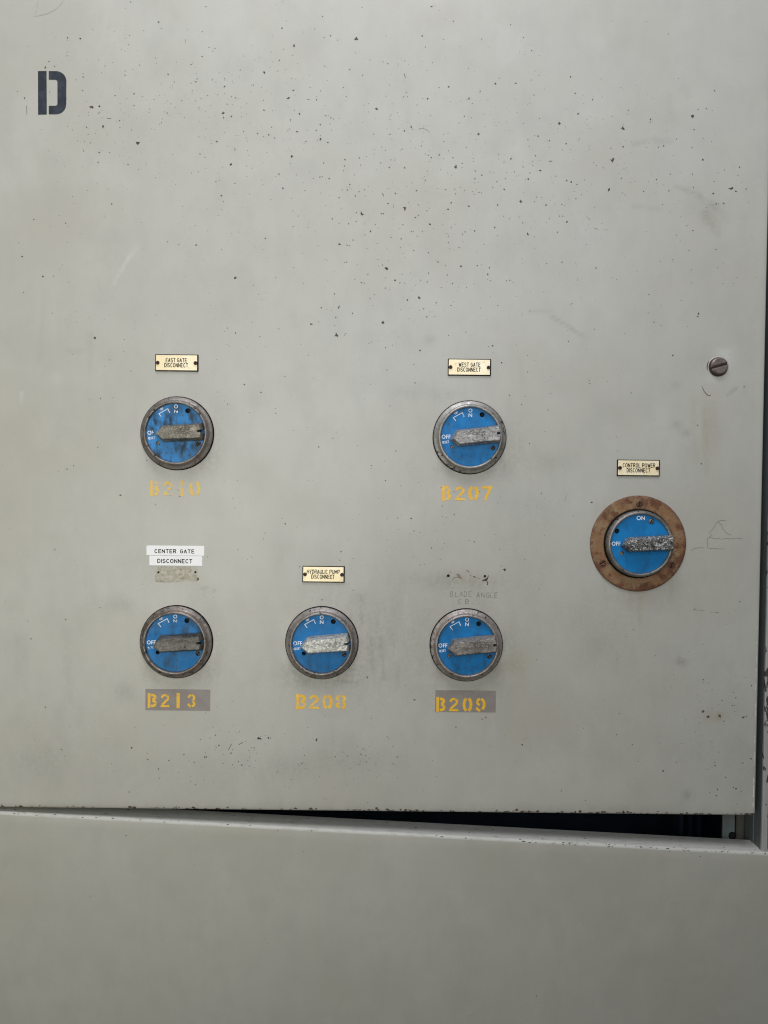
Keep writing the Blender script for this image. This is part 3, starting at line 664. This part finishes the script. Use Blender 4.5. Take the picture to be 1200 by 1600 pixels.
# ---------------------------------------------------------------- lower panel, hanging out of level
def make_panel():
    ax, az = pt(0, 1268.5); bx, bz = pt(1150, 1330)
    ang = math.atan2(bz-az, bx-ax)
    o = empty('lower_panel', (ax, 0, az), -ang)
    V, Fc = sheet(-600, 1500, -760, 0, 14, 4.6, 43)
    verts = np.stack([V[:, 0]*S, -V[:, 2]*S, V[:, 1]*S], -1)
    vl = verts.tolist(); faces = Fc.tolist(); rng = random.Random(11)
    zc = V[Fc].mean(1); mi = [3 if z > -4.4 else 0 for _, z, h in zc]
    def chip(x, z, r, e, a, mat, h):
        n = len(vl); pts = chip_shape(rng, x, z, r, e, a)
        for p, q in pts: vl.append([p*S, -h*S, q*S])
        faces.append(list(range(n, n+len(pts)))); mi.append(mat)
    for (x, y, r) in ((197, 1305.5, .9), (434, 1297.5, .9), (487, 1298, .9), (1094, 1338, .9), (1046, 1330, .8), (838, 1556, 1), (700, 1420, .4), (60, 1500, .4), (350, 1380, .4)):
        X0, Z0 = pt(x, y); p = Matrix.Rotation(-ang, 2) @ Vector((X0-ax, Z0-az))
        chip(p.x/S, p.y/S, r, 1.2, None, 1, .12)
    for _ in range(26):
        x = rng.uniform(-300, 1300); z = -rng.uniform(14, 330); a = rng.uniform(-.5, .5); chip(x, z, rng.uniform(.25, .4), rng.uniform(6, 26), a, 4, .1+(_ % 5)*.01)
    for _ in range(60): chip(rng.uniform(-400, 1400), -abs(rng.gauss(0, 300))-6, rng.uniform(.3, .6), 1.2, None, 1, .1+(_ % 5)*.01)
    for _ in range(70):                                      # knocks on the upper bend: on the curve itself
        x = rng.uniform(-100, 1250) if rng.random() < .4 else rng.uniform(820, 1220)
        t = rng.uniform(5, 62); r = 4.6; n = len(vl); L = rng.uniform(.7, 2.6); W = rng.uniform(4, 12)
        for (dx, dt) in ((-L, 0), (-L*.3, -W), (L*.8, -W*.6), (L, W*.5), (0, W)):
            a = math.radians(max(2, min(85, t+dt))); rr = r+.10
            vl.append([(x+dx)*S, -(-r+rr*math.cos(a))*S, (-r+rr*math.sin(a))*S])
        faces.append(list(range(n, n+5))); mi.append(1 if rng.random() < .5 else 2)
    for _ in range(60):
        x = rng.uniform(-100, 1250); d = rng.uniform(5, 38); n = len(vl)
        for p, q in chip_shape(rng, x, d, rng.uniform(.5, 1.4), 1.6, 0): vl.append([p*S, q*S, .12*S])
        faces.append(list(range(n, len(vl)))[::-1]); mi.append(2)
    me = bpy.data.meshes.new('panel_sheet'); me.from_pydata(vl, [], faces); me.update()
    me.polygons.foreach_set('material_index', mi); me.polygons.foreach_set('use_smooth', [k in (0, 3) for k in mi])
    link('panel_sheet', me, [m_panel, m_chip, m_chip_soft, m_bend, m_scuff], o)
    tag(o, 'plain grey sheet metal panel hanging crooked below the switch door', 'panel')
    return o
panel = make_panel()

# ---------------------------------------------------------------- rotary switches
def dial_mesh(r, h0, h1, holes, mat, parent):
    me = bpy.data.meshes.new('dial_plate'); bm = bmesh.new()
    def cyl(rad, d0, d1, c, n):
        mt = Matrix.Translation((c[0]*S, -(d0+d1)/2*S, c[1]*S)) @ Matrix.Rotation(math.pi/2, 4, 'X')
        bmesh.ops.create_cone(bm, cap_ends=True, segments=n, radius1=rad*S, radius2=rad*S, depth=(d1-d0)*S, matrix=mt)
    cyl(r, h0, h1, (0, 0), 96); bm.to_mesh(me); bm.free()
    o = link('dial_plate', me, mat, parent)
    cme = bpy.data.meshes.new('cutter'); bm = bmesh.new()
    for (cx, cz, rr) in holes:
        cyl(rr, h0-2, h1+2, (cx, cz), 28)
    bm.to_mesh(cme); bm.free()
    co = bpy.data.objects.new('cutter', cme); col.objects.link(co); co.parent = parent
    md = o.modifiers.new('b', 'BOOLEAN'); md.operation = 'DIFFERENCE'; md.object = co; md.solver = 'EXACT'
    bpy.context.view_layer.update()
    dg = bpy.context.evaluated_depsgraph_get()
    nm = bpy.data.meshes.new_from_object(o.evaluated_get(dg)); o.modifiers.clear(); o.data = nm
    bpy.data.objects.remove(co)
    return o

def screw(parent, name, c, r, h0, h1, mat, ang, slotw=.28):
    """slotted head: two half domes left and right of a real slot"""
    n = 12; b = MB(); sw = r*slotw/2; ca, sa = math.cos(math.radians(ang)), math.sin(math.radians(ang))
    def tr(p): return (c[0]+p[0]*ca-p[1]*sa, c[1]+p[0]*sa+p[1]*ca)
    for sgn in (1, -1):
        t0 = math.asin(sw/r)
        half = [(r*math.cos(t0+(math.pi-2*t0)*k/n), sgn*r*math.sin(t0+(math.pi-2*t0)*k/n)) for k in range(n+1)]
        b.prism([tr(p) for p in half], h0, h1, min(.35*r, (h1-h0)*.4) if r > 3 else r*.12)
    o = b.build(name, mat, parent)
    s = MB(); s.lathe([(r*.96, h0), (r*.96, h0+(h1-h0)*.45)], 24, c, cap=True); s.build('slot', m_hole if r < 6 else m_platescrew, o)
    return o

def handle_mesh(parent, mat, ang, tip, right, hw, h0, h1, notch=1, shift=0, seed=0, taper=1.6):
    """pointer grip: pointed left end, square right end with a padlock slot; sides lean inwards"""
    rng = random.Random(seed); ca, sa = math.cos(math.radians(ang)), math.sin(math.radians(ang))
    base = [(tip, -1.0), (tip+10, -hw), (right-3, -hw-.3), (right-1.2, -3.0), (right-1.2, -2.2), (right-6.5, -2.2), (right-6.5, 2.4), (right-1.2, 2.4), (right-1.2, 3.2), (right-3, hw+.2), (tip+10.5, hw-.5)]
    n = len(base)
    # subdivide outline so that the worn edge can be uneven
    out = []
    for i in range(n):
        a, b_ = base[i], base[(i+1) % n]; L = math.hypot(b_[0]-a[0], b_[1]-a[1]); k = max(1, int(L/2.5))
        for j in range(k): out.append((a[0]+(b_[0]-a[0])*j/k, a[1]+(b_[1]-a[1])*j/k))
    n = len(out); cx = sum(p[0] for p in out)/n
    bm = bmesh.new()
    def ring(sx, sz, h, jit, zoff=0):
        vs = []
        for (x, z) in out:
            xx = cx+(x-cx)*sx+rng.uniform(-jit, jit); zz = z*sz+zoff+rng.uniform(-jit, jit)
            xr, zr = xx*ca-zz*sa, xx*sa+zz*ca
            vs.append(bm.verts.new((xr*S, -(h+rng.uniform(-jit, jit)*.5)*S, zr*S)))
        return vs
    H = h1-h0
    rings = [ring(1.05, 1.24, h0, 0), ring(1.03, 1.16, h0+H*.45, .1), ring(.97, .90, h1-.7, .14), ring(.955, .86, h1-.1, .14), ring(.93, .80, h1, .08)]
    for a, b_ in zip(rings[:-1], rings[1:]):
        for i in range(n):
            j = (i+1) % n; bm.faces.new((a[i], a[j], b_[j], b_[i]))
    bm.faces.new(rings[-1]); bm.faces.new(rings[0][::-1])
    bmesh.ops.recalc_face_normals(bm, faces=bm.faces)
    me = bpy.data.meshes.new('handle'); bm.to_mesh(me); bm.free()
    return link('handle', me, mat, parent)

def switch(i, label, hang, seed, on='stack', off='OFF', worn_on=False, holes=(0, 1, 1), tip=-35, right=47.5, hw=11.0, knob_h=25):
    x, z = pt(*KNOBS[i]); root = empty('rotary_switch', (x, 0, z))
    tag(root, label, 'rotary switch', 'blue rotary disconnect switches on the grey door')
    big = i == 5
    if not big:
        g = MB(); g.lathe([(57.5, .0), (57.5, 1.3), (55, 1.7)], 96); g.build('shadow_gasket', m_black, root)  # black gasket ring that also draws the shadow line round the bezel
        b = MB(); b.lathe([(56.0, 1.4), (56.3, 3.6), (55.7, 5.0), (54.6, 5.6), (51.4, 6.6), (50.2, 8.0), (49.6, 12.2), (48.8, 13.8), (47.4, 14.3), (46.2, 13.9), (45.5, 12.4), (45.2, 6.0), (45.2, 1.0)], 128)
        b.build('bezel', m_bez[i], root)
        dh = 8.5; R = 45.3
        spots = [(18.2, 34.6, 3.9), (-27.2, -15.6, 3.2), (35.6, -16.4, 3.8)]
    else:
        pl = MB(); pl.lathe([(74.6, .2), (75.0, 1.6), (74.2, 2.6), (72, 3.0)]+[(72-(72-54)*k/9, 3.0) for k in range(1, 10)]+[(53.6, 1.0)], 144)
        mp = pl.build('mounting_plate', m_rust, root); me = mp.data
        at = me.attributes.new('wear', 'FLOAT_COLOR', 'POINT'); co = np.zeros(len(me.vertices)*3); me.vertices.foreach_get('co', co); co = co.reshape(-1, 3)/S
        A = np.zeros((len(co), 4), np.float32); A[:, 3] = 1
        for (sx, sz) in ((.5, 61.5), (-55, -30.5), (52.6, -32.8)): A[:, 0] += np.exp(-(((co[:, 0]-sx)/10)**2+((co[:, 2]-sz)/8)**2))
        A[:, 0] += .9*np.clip((np.hypot(co[:, 0], co[:, 2])-68)/7, 0, 1)
        at.data.foreach_set('color', np.clip(A, 0, 1).ravel())
        for (sx, sz, an) in ((.5, 61.5, 80), (-55, -30.5, 30), (52.6, -32.8, 75)): screw(mp, 'mounting_screw', (sx, sz), 5.0, 2.6, 4.6, m_rustscrew, an)
        g = MB(); g.lathe([(54.2, 1.0), (54.0, 3.6), (51.5, 4.0)], 96); g.build('shadow_gasket', m_black, root)  # black ring standing for the dark gap round this bezel
        b = MB(); b.lathe([(51.6, 3.0), (51.8, 9.0), (51.0, 13.0), (49.6, 15.2), (47.8, 15.8), (46.2, 15.2), (45.5, 13.5), (45.1, 8.0), (45.1, 2.0)], 128)
        b.build('bezel', m_bez[i], root)
        dh = 12.5; R = 45.3
        spots = [(16.5, 35.0, 4.6), (-36.6, 19.6, 4.0), (-28.6, -14.6, 3.2)]
        holes = (1, 0, 1)
    dial = dial_mesh(R, dh-4, dh, spots, m_blue[i], root)
    k = 0
    for (hx, hz, hr), s in zip(spots, holes):
        if s: screw(dial, 'dial_screw', (hx, hz), hr*.86, dh-5, dh-.8 if not (big and k == 0) else dh+1.2, m_dialscrew, (60, 140, 40)[k])
        k += 1
    fl = MB(); fl.lathe([(R-.2, dh-7), (R-.3, dh-6.2)], 48, cap=True); fl.build('dial_backing', m_hole, root)
    H = dh+.06
    t = MB()
    if on == 'stack':
        t.ribbon(arc(0, 40.9, 2.5, 2.5, 90, 450, 18), 1.0, H)
        t.build('on_marking', m_white, dial)
        t = MB(); write(t, 'N', -2.3, 2.3, 31.2, 4.9, .95, H); t.build('on_marking', m_white_worn if worn_on else m_white, dial)
        t = MB(); t.ribbon([(-22.4, 24.6), (-26.4, 29.6), (-12.4, 37.4), (-9.8, 31.4)], 1.05, H); t.build('trip_bracket', m_white, dial)
        t = MB(); write(t, 'TRIP', -23.8, -18.4, 34.2, 2.6, .5, H, rot=31); t.build('trip_marking', m_white, dial)
    else:
        t.ribbon(arc(-3.3, 40.2, 2.75, 2.75, 90, 450, 18), 1.15, H); write(t, 'N', 1.4, 5.6, 37.6, 5.3, 1.15, H)
        t.build('on_marking', m_white, dial)
    ox, oz = (-43.8, -2.7) if not big else (-44.4, -2.6)
    t = MB(); t.ribbon(arc(ox+2.9, oz+2.7, 2.5, 2.6, 90, 450, 18), 1.0, H)
    if off == 'OFF':
        write(t, 'FF', ox+7.4, ox+13.4, oz, 5.4, .95, H, gap=1.9); t.build('off_marking', m_white, dial)
    else:
        t.build('off_marking', m_white, dial)
        t = MB(); write(t, 'F', ox+7.2, ox+10.0, oz, 5.4, 1.0, H); t.build('off_marking', m_white_worn, dial)
    if not big:
        t = MB(); write(t, 'RESET', -42.6, -32.4, -10.6, 3.2, .5, H, rot=8); t.build('reset_marking', m_white_worn if i == 2 else m_white, dial)
    hd = handle_mesh(root, m_knob[i], hang, tip, right, hw, dh+.3, knob_h+(3 if big else 0), seed=seed)
    return root

switch(0, 'dirty blue rotary switch below the EAST GATE plate, its handle streaked brown', 3.0, 3, off='O', worn_on=True, holes=(0, 1, 1), tip=-28, right=44, hw=10.8, knob_h=24)
switch(1, 'blue rotary switch with bright grey bezel below the WEST GATE plate', 6.5, 4, holes=(0, 1, 1), tip=-29.5, right=47)
switch(2, 'blue rotary switch with dark grimy handle between CENTER GATE labels and code B213', 4.0, 5, worn_on=True, holes=(0, 0, 1), tip=-31, right=45)
switch(3, 'blue rotary switch with pale silver handle below the HYDRAULIC PUMP plate', 4.6, 6, holes=(0, 0, 1), tip=-30, right=44, knob_h=27)
switch(4, 'blue rotary switch with brownish grey handle below the pencilled words BLADE ANGLE', 6.2, 7, holes=(0, 1, 1), tip=-29.5, right=46.5)
switch(5, 'blue rotary switch with speckled handle on a round rusty mounting plate', 3.0, 8, on='flat', tip=-29, right=49, hw=9.6)

# ---------------------------------------------------------------- brass nameplates
def nameplate(cx, cy, wpx, hpx, l1, l2, a1, a2, label, rot=0):
    x, z = pt(cx, cy); root = empty('nameplate', (x, 0, z), math.radians(rot))
    tag(root, label, 'nameplate', 'engraved brass nameplates on the grey door')
    W, Hh = wpx/2, hpx/2
    b = MB(); box(b, -W, W, -Hh, Hh, 0, 1.9, .3); b.build('backing', m_black, root)
    b = MB(); box(b, -W+1.3, W-1.7, -Hh+1.5, Hh-1.2, 1.7, 2.25, .15); b.build('plate', m_brass, root)
    t = MB()
    write(t, l1, a1[0], a1[1], 1.1, 5.8, .92, 2.36, gap=2.1, space=3)
    write(t, l2, a2[0], a2[1], -6.6, 5.8, .92, 2.36, gap=2.1)
    t.build('lettering', m_ink, root)
    for s in (-1, 1): screw(root, 'screw', (s*(W-4.1), -.2), 2.9, 2.1, 3.9, m_platescrew, 50*s)
    return root
nameplate(276.6, 567.3, 67, 26, 'EAST GATE', 'DISCONNECT', (-16.5, 15.5), (-18.7, 17.5), 'brass nameplate engraved EAST GATE DISCONNECT above the dirty switch')
nameplate(733.3, 574.2, 67, 26, 'WEST GATE', 'DISCONNECT', (-16.5, 16.5), (-18.6, 17.0), 'brass nameplate engraved WEST GATE DISCONNECT above the bright bezel switch')
nameplate(505.6, 897.2, 66, 25.5, 'HYDRAULIC PUMP', 'DISCONNECT', (-25.5, 25.0), (-18.6, 17.0), 'brass nameplate engraved HYDRAULIC PUMP DISCONNECT above the pale handle switch')
nameplate(997.0, 731.3, 66.5, 25.5, 'CONTROL POWER', 'DISCONNECT', (-24.5, 25.5), (-18.0, 18.0), 'brass nameplate engraved CONTROL POWER DISCONNECT above the rusty round plate')

# ---------------------------------------------------------------- stick-on labels
def sticker(x0, y0, x1, y1, text, tx0, tx1, ty, ht, label, h=.5):
    cx, cy = (x0+x1)/2, (y0+y1)/2
    X0, Z0 = pt(cx, cy); root = empty('stick_on_label', (X0, 0, Z0), 0)
    tag(root, label, 'label tape', 'white label tapes above the grimy switch')
    b = MB(); W, Hh = (x1-x0)/2, (y1-y0)/2
    box(b, -W, W, -Hh, Hh, 0.02, h, .12); b.build('tape', m_tapewhite, root)
    t = MB(); write(t, text, tx0-cx, tx1-cx, cy-ty, ht, 1.15, h+.08, gap=2.2, space=5.0); t.build('lettering', m_tapeink, root)
sticker(228.9, 852.7, 319.4, 868.0, 'CENTER GATE', 242, 303.3, 864.0, 5.3, 'white label tape printed CENTER GATE, upper of two strips', .55)
sticker(233.4, 868.6, 316.2, 883.8, 'DISCONNECT', 246.4, 300.2, 879.4, 5.5, 'white label tape printed DISCONNECT, lower of two strips', .5)

# ---------------------------------------------------------------- marks painted on the door (parts of the door)
def onto(name, px, py, parent=None):
    x, z = pt(px, py); return x/S, z/S

def seg(mb, pts, wd, h): mb.ribbon(pts, wd, h)
# stencil figures in a 10 x 16 box, with bridges
def fig(ch):
    w = 2.9
    if ch == 'B': return [([(1.6, 0), (1.6, 16)], 3.0), ([(4.6, 14.5)]+arc(5.6, 11.9, 2.7, 2.6, 88, -80, 8), w), (arc(5.6, 4.5, 2.9, 3.2, 80, -88, 8)+[(4.6, 1.3)], w)]
    if ch == '2': return [(arc(5, 11.4, 3.5, 3.2, 170, 75, 7), w-.3), (arc(5, 11.2, 3.6, 3.4, 38, -35, 5)+[(3.6, 4.8), (2.2, 3.4)], w-.3), ([(.6, 1.2), (9.4, 1.2)], 2.4)]
    if ch == '1': return [([(5, 0), (5, 16)], 3.2)]
    if ch == '0': return [(arc(4.4, 8, 2.9, 7.0, 248, 112, 12), w), (arc(5.6, 8, 2.9, 7.0, -68, 68, 12), w)]
    if ch == '8': return [(arc(4.0, 11.9, 2.4, 3.0, 108, 246, 8), w-.3), (arc(4.0, 4.2, 2.7, 3.1, 118, 252, 8), w-.3), (arc(6.0, 11.9, 2.4, 3.0, 72, -66, 8), w-.3), (arc(6.0, 4.2, 2.7, 3.1, 62, -72, 8), w-.3)]
    if ch == '7': return [([(.3, 14.7), (6.8, 14.7)], 2.6), ([(9.2, 15.8), (6.1, 8.2)], w), ([(5.3, 6.2), (3.0, .4)], w)]
    if ch == '3': return [(arc(5, 11.8, 3.3, 3.0, 172, 105, 6), w-.4), (arc(5, 11.6, 3.3, 3.2, 68, -52, 7), w-.2), (arc(5, 4.2, 3.5, 3.0, 56, -68, 7), w-.2), (arc(5, 4.2, 3.3, 3.0, 252, 188, 5), w-.4)]
    if ch == '9': return [(arc(4.2, 11.2, 2.9, 3.5, 108, 252, 8), w-.2), (arc(4.9, 8.4, 3.6, 6.4, 72, -52, 12), w), (arc(4.4, 4.6, 3.4, 3.6, 190, 262, 5), w-.4)]
def stencil(text, spans, y0, y1, mat, name, label, parent, h, slope=0.012, base=None):
    t = MB(); bx, bz = base if base else (0, 0)
    for ch, (a, b_) in zip(text, spans):
        x0, z1 = onto('', a, y0+(a-spans[0][0])*slope); x1, z0 = onto('', b_, y1+(a-spans[0][0])*slope)
        sx, sz = (x1-x0)/10, (z1-z0)/16
        for pts, wd in fig(ch):
            t.ribbon([(x0-bx+u*sx, z0-bz+v*sz) for u, v in pts], wd*sx, h)
    o = t.build(name, mat, parent); tag(o, label); return o
stencil('B210', [(234.6, 249.5), (255, 270), (277, 292), (295.5, 313.5)], 752.2, 774, m_yellow_f, 'stencil_code', 'faded yellow stencilled code B210 below the dirty switch', door, .22, 0.0)
stencil('B207', [(690.6, 704.6), (711.5, 726), (731.5, 748.2), (753.5, 768)], 759.8, 781.6, m_yellow, 'stencil_code', 'yellow stencilled code B207 below the bright bezel switch', door, .22, 0.0)
stencil('B208', [(462.6, 478.4), (483.4, 498), (503.8, 520), (524.8, 541)], 1085.4, 1107.2, m_yellow, 'stencil_code', 'yellow stencilled code B208 below the pale handle switch', door, .22, 0.006)
def patch(x0, y0, x1, y1, text, spans, cy0, cy1, label):
    root_x, root_z = pt((x0+x1)/2, (y0+y1)/2); root = empty('code_patch', (root_x, 0, root_z), 0)
    tag(root, label, 'code patch')
    b = MB(); W, Hh = (x1-x0)/2, (y1-y0)/2
    box(b, -W, W, -Hh, Hh, .02, .32, .08); b.build('tape', m_patch, root)
    stencil(text, spans, cy0, cy1, m_yellow_b, 'lettering', None, root, .42, 0.008, (root_x/S, root_z/S))
patch(227, 1076.8, 328.8, 1110.2, 'B213', [(230.8, 244.8), (251.4, 264.6), (270.5, 286.5), (292.6, 305.6)], 1084, 1104.6, 'grey brown tape patch stencilled B213 in yellow, below the grimy switch')
patch(679.8, 1078.5, 774.8, 1112.8, 'B209', [(681.6, 695.8), (702, 715.8), (722.8, 738), (743.8, 758.5)], 1090, 1111, 'grey brown tape patch stencilled B209 in yellow, right of code B208')

# big D
def D_mark():
    t = MB(); Q = lambda x, y: onto('', x, y)
    t.poly([Q(59.4, 111.2), Q(72.8, 111), Q(73.2, 179), Q(59.6, 179.4)], .22)
    def ar(cx, cy, r, a0, a1, n=8): return [(cx+r*math.cos(math.radians(a0+(a1-a0)*k/n)), cy-r*math.sin(math.radians(a0+(a1-a0)*k/n))) for k in range(n+1)]
    pp = [(76.2, 111.2)]+ar(87.8, 127.2, 16, 90, 0)+ar(87.6, 162.8, 16, 0, -90)+[(76.2, 178.8), (76.2, 165.3)]+ar(86.4, 162.0, 3.4, -90, 0, 4)+ar(86.4, 128.2, 3.4, 0, 90, 4)+[(76.2, 124.6)]
    pp = [Q(*p) for p in pp]
    t.poly(pp, .22)
    o = t.build('stencil_letter', m_navy, door); tag(o, 'dark slate stencilled letter D')
D_mark()

def pen(name, lines, wd, mat, label=None, h=.2):
    t = MB()
    for l in lines: t.ribbon([onto('', *p) for p in l], wd, h)
    o = t.build(name, mat, door)
    if label: tag(o, label)
    return o
pen('pencil_mark', [[(62, -60), (60.5, -20), (58.5, 5), (55.5, 26)], [(53, 25.4), (62, 24.2), (75, 21), (88, 14), (97, 4), (101, -8), (101, -25), (92, -45), (62, -60)]], .9, m_pencil_f, 'faint pencilled D outline at the top')
o8 = lambda X_, Y_: (900+X_/4.444, 700+Y_/4.444)
pen('pencil_drawing', [[o8(*p) for p in ((912, 630), (914, 692), (940, 699), (985, 698), (1030, 702))],
    [o8(*p) for p in ((1045, 500), (1000, 503), (975, 517), (962, 545), (945, 568), (928, 585), (940, 605), (920, 625), (905, 630), (935, 618), (960, 632), (985, 626), (1010, 634), (1045, 626), (1075, 632), (1100, 626), (1155, 626))],
    [o8(*p) for p in ((985, 512), (1010, 535), (1022, 565), (1045, 590), (1075, 605))], [o8(*p) for p in ((797, 716), (815, 700), (845, 692), (885, 693))]],
    .42, m_pencil, 'thin pencil doodle right of the rusty plate')
def handwriting():
    t = MB()
    x0, z0 = onto('', 703.6, 931.6); x1, _ = onto('', 777.5, 931)
    write(t, 'BLADE ANGLE', x0, x1, z0, 7.6, .5, .2, rot=-.6, gap=2.6, space=4.6, jit=.9)
    x0, z0 = onto('', 716.4, 943.2); x1, _ = onto('', 739, 943)
    write(t, 'CB.', x0, x1, z0, 6.2, .5, .2, gap=5.0, jit=.7)
    o = t.build('handwriting', m_pencil, door); tag(o, 'pencilled words BLADE ANGLE CB.')
handwriting()

def ghost_plate():
    t = MB(); rng = random.Random(3)
    def P(X_, Y_): return onto('', 200+X_/5.714, 840+Y_/5.714)
    q = [(248, 258), (330, 258), (420, 258), (520, 258), (622, 262), (628, 290), (622, 330), (632, 362), (608, 388), (560, 394), (520, 382), (480, 396), (400, 397), (320, 396), (252, 394), (247, 330)]
    t.poly([P(*p) for p in q], .14); o = t.build('glue_residue', m_ghost, door)
    tag(o, 'pale patch of old glue where a nameplate was removed')
    for (X_, Y_) in ((272, 310), (602, 309)):
        c = P(X_, Y_); b = MB(); b.lathe([(1.8, .17), (1.6, .19)], 16, c, cap=True); b.build('screw_hole', m_hole, door)
    b = MB()
    b.poly([P(*p) for p in ((612, 395), (618, 378), (616, 362), (626, 356), (636, 370), (628, 382), (622, 380))], .24)
    b.build('paint_chip', m_chip, door); b = MB()
    b.ribbon([P(*p) for p in ((247, 330), (250, 392), (300, 396), (380, 398))], .35, .2)
    b.build('paint_chip', m_chip, door)
ghost_plate()
def missing_plate():
    def P(X_, Y_): return onto('', 655+X_/6.156, 870+Y_/6.156)
    for (X_, Y_, r) in ((280, 182, 2.3), (632, 187, 2.1)):
        b = MB(); b.lathe([(r, .17), (r-.2, .19)], 16, P(X_, Y_), cap=True); b.build('screw_hole', m_hole, door)
    b = MB()
    b.poly([P(*p) for p in ((313, 235), (318, 212), (340, 195), (372, 190), (358, 172), (372, 160), (398, 176), (405, 200), (415, 220), (396, 208), (362, 198), (335, 210))], .2)
    b.build('scraped_paint', m_scrape, door); b = MB()
    b.poly([P(*p) for p in ((448, 130), (462, 126), (484, 148), (474, 150))], .2)
    b.build('scraped_paint', m_scrape, door)
    for pp in (((488, 172), (500, 180), (495, 190)), ((512, 186), (535, 188), (548, 200), (530, 198)), ((560, 200), (580, 208), (576, 212)), ((606, 225), (630, 215), (655, 200), (662, 178), (668, 180), (662, 210), (646, 238), (628, 228), (612, 238)),
               ((650, 240), (662, 236), (664, 262), (650, 275), (648, 268), (657, 256)), ((262, 186), (272, 196), (264, 198)), ((295, 142), (312, 146), (308, 152))):
        b = MB(); b.poly([P(*p) for p in pp], .22); b.build('paint_chip', m_rustchip, door)
missing_plate()

# ---------------------------------------------------------------- slotted latch screw, part of the door
def latch():
    c = onto('', 1122.4, 572.6)
    r = MB(); r.lathe([(19.5, -.5), (18.2, .35), (16, .7), (14.6, .2)], 64, c); 
    b = MB(); b.lathe([(16.2, .15), (15.9, .42), (14.2, .5)], 48, c, cap=True)
    rc = b.build('latch_recess', m_door, door)
    b = MB(); b.lathe([(14.9, .3), (14.9, 1.0), (14.2, 1.2)], 48, (c[0]-.6, c[1]-.8), cap=True)
    b.build('latch_collar', m_platescrew, door)
    screw(door, 'latch_screw', c, 13.2, .8, 6.0, m_latch, 16, .17)
latch()

def crescent():
    b = MB(); q = [onto('', 1060+a/8.57, 530+c/8.57) for a, c in ((408, 292), (392, 318), (384, 350), (382, 380), (388, 412))]
    b.ribbon(q, [.5, 1.2, 1.5, 1.2, .5], .8); b.build('dark_crescent', m_chip, door)  # thin dark arc at the left of the latch
crescent()
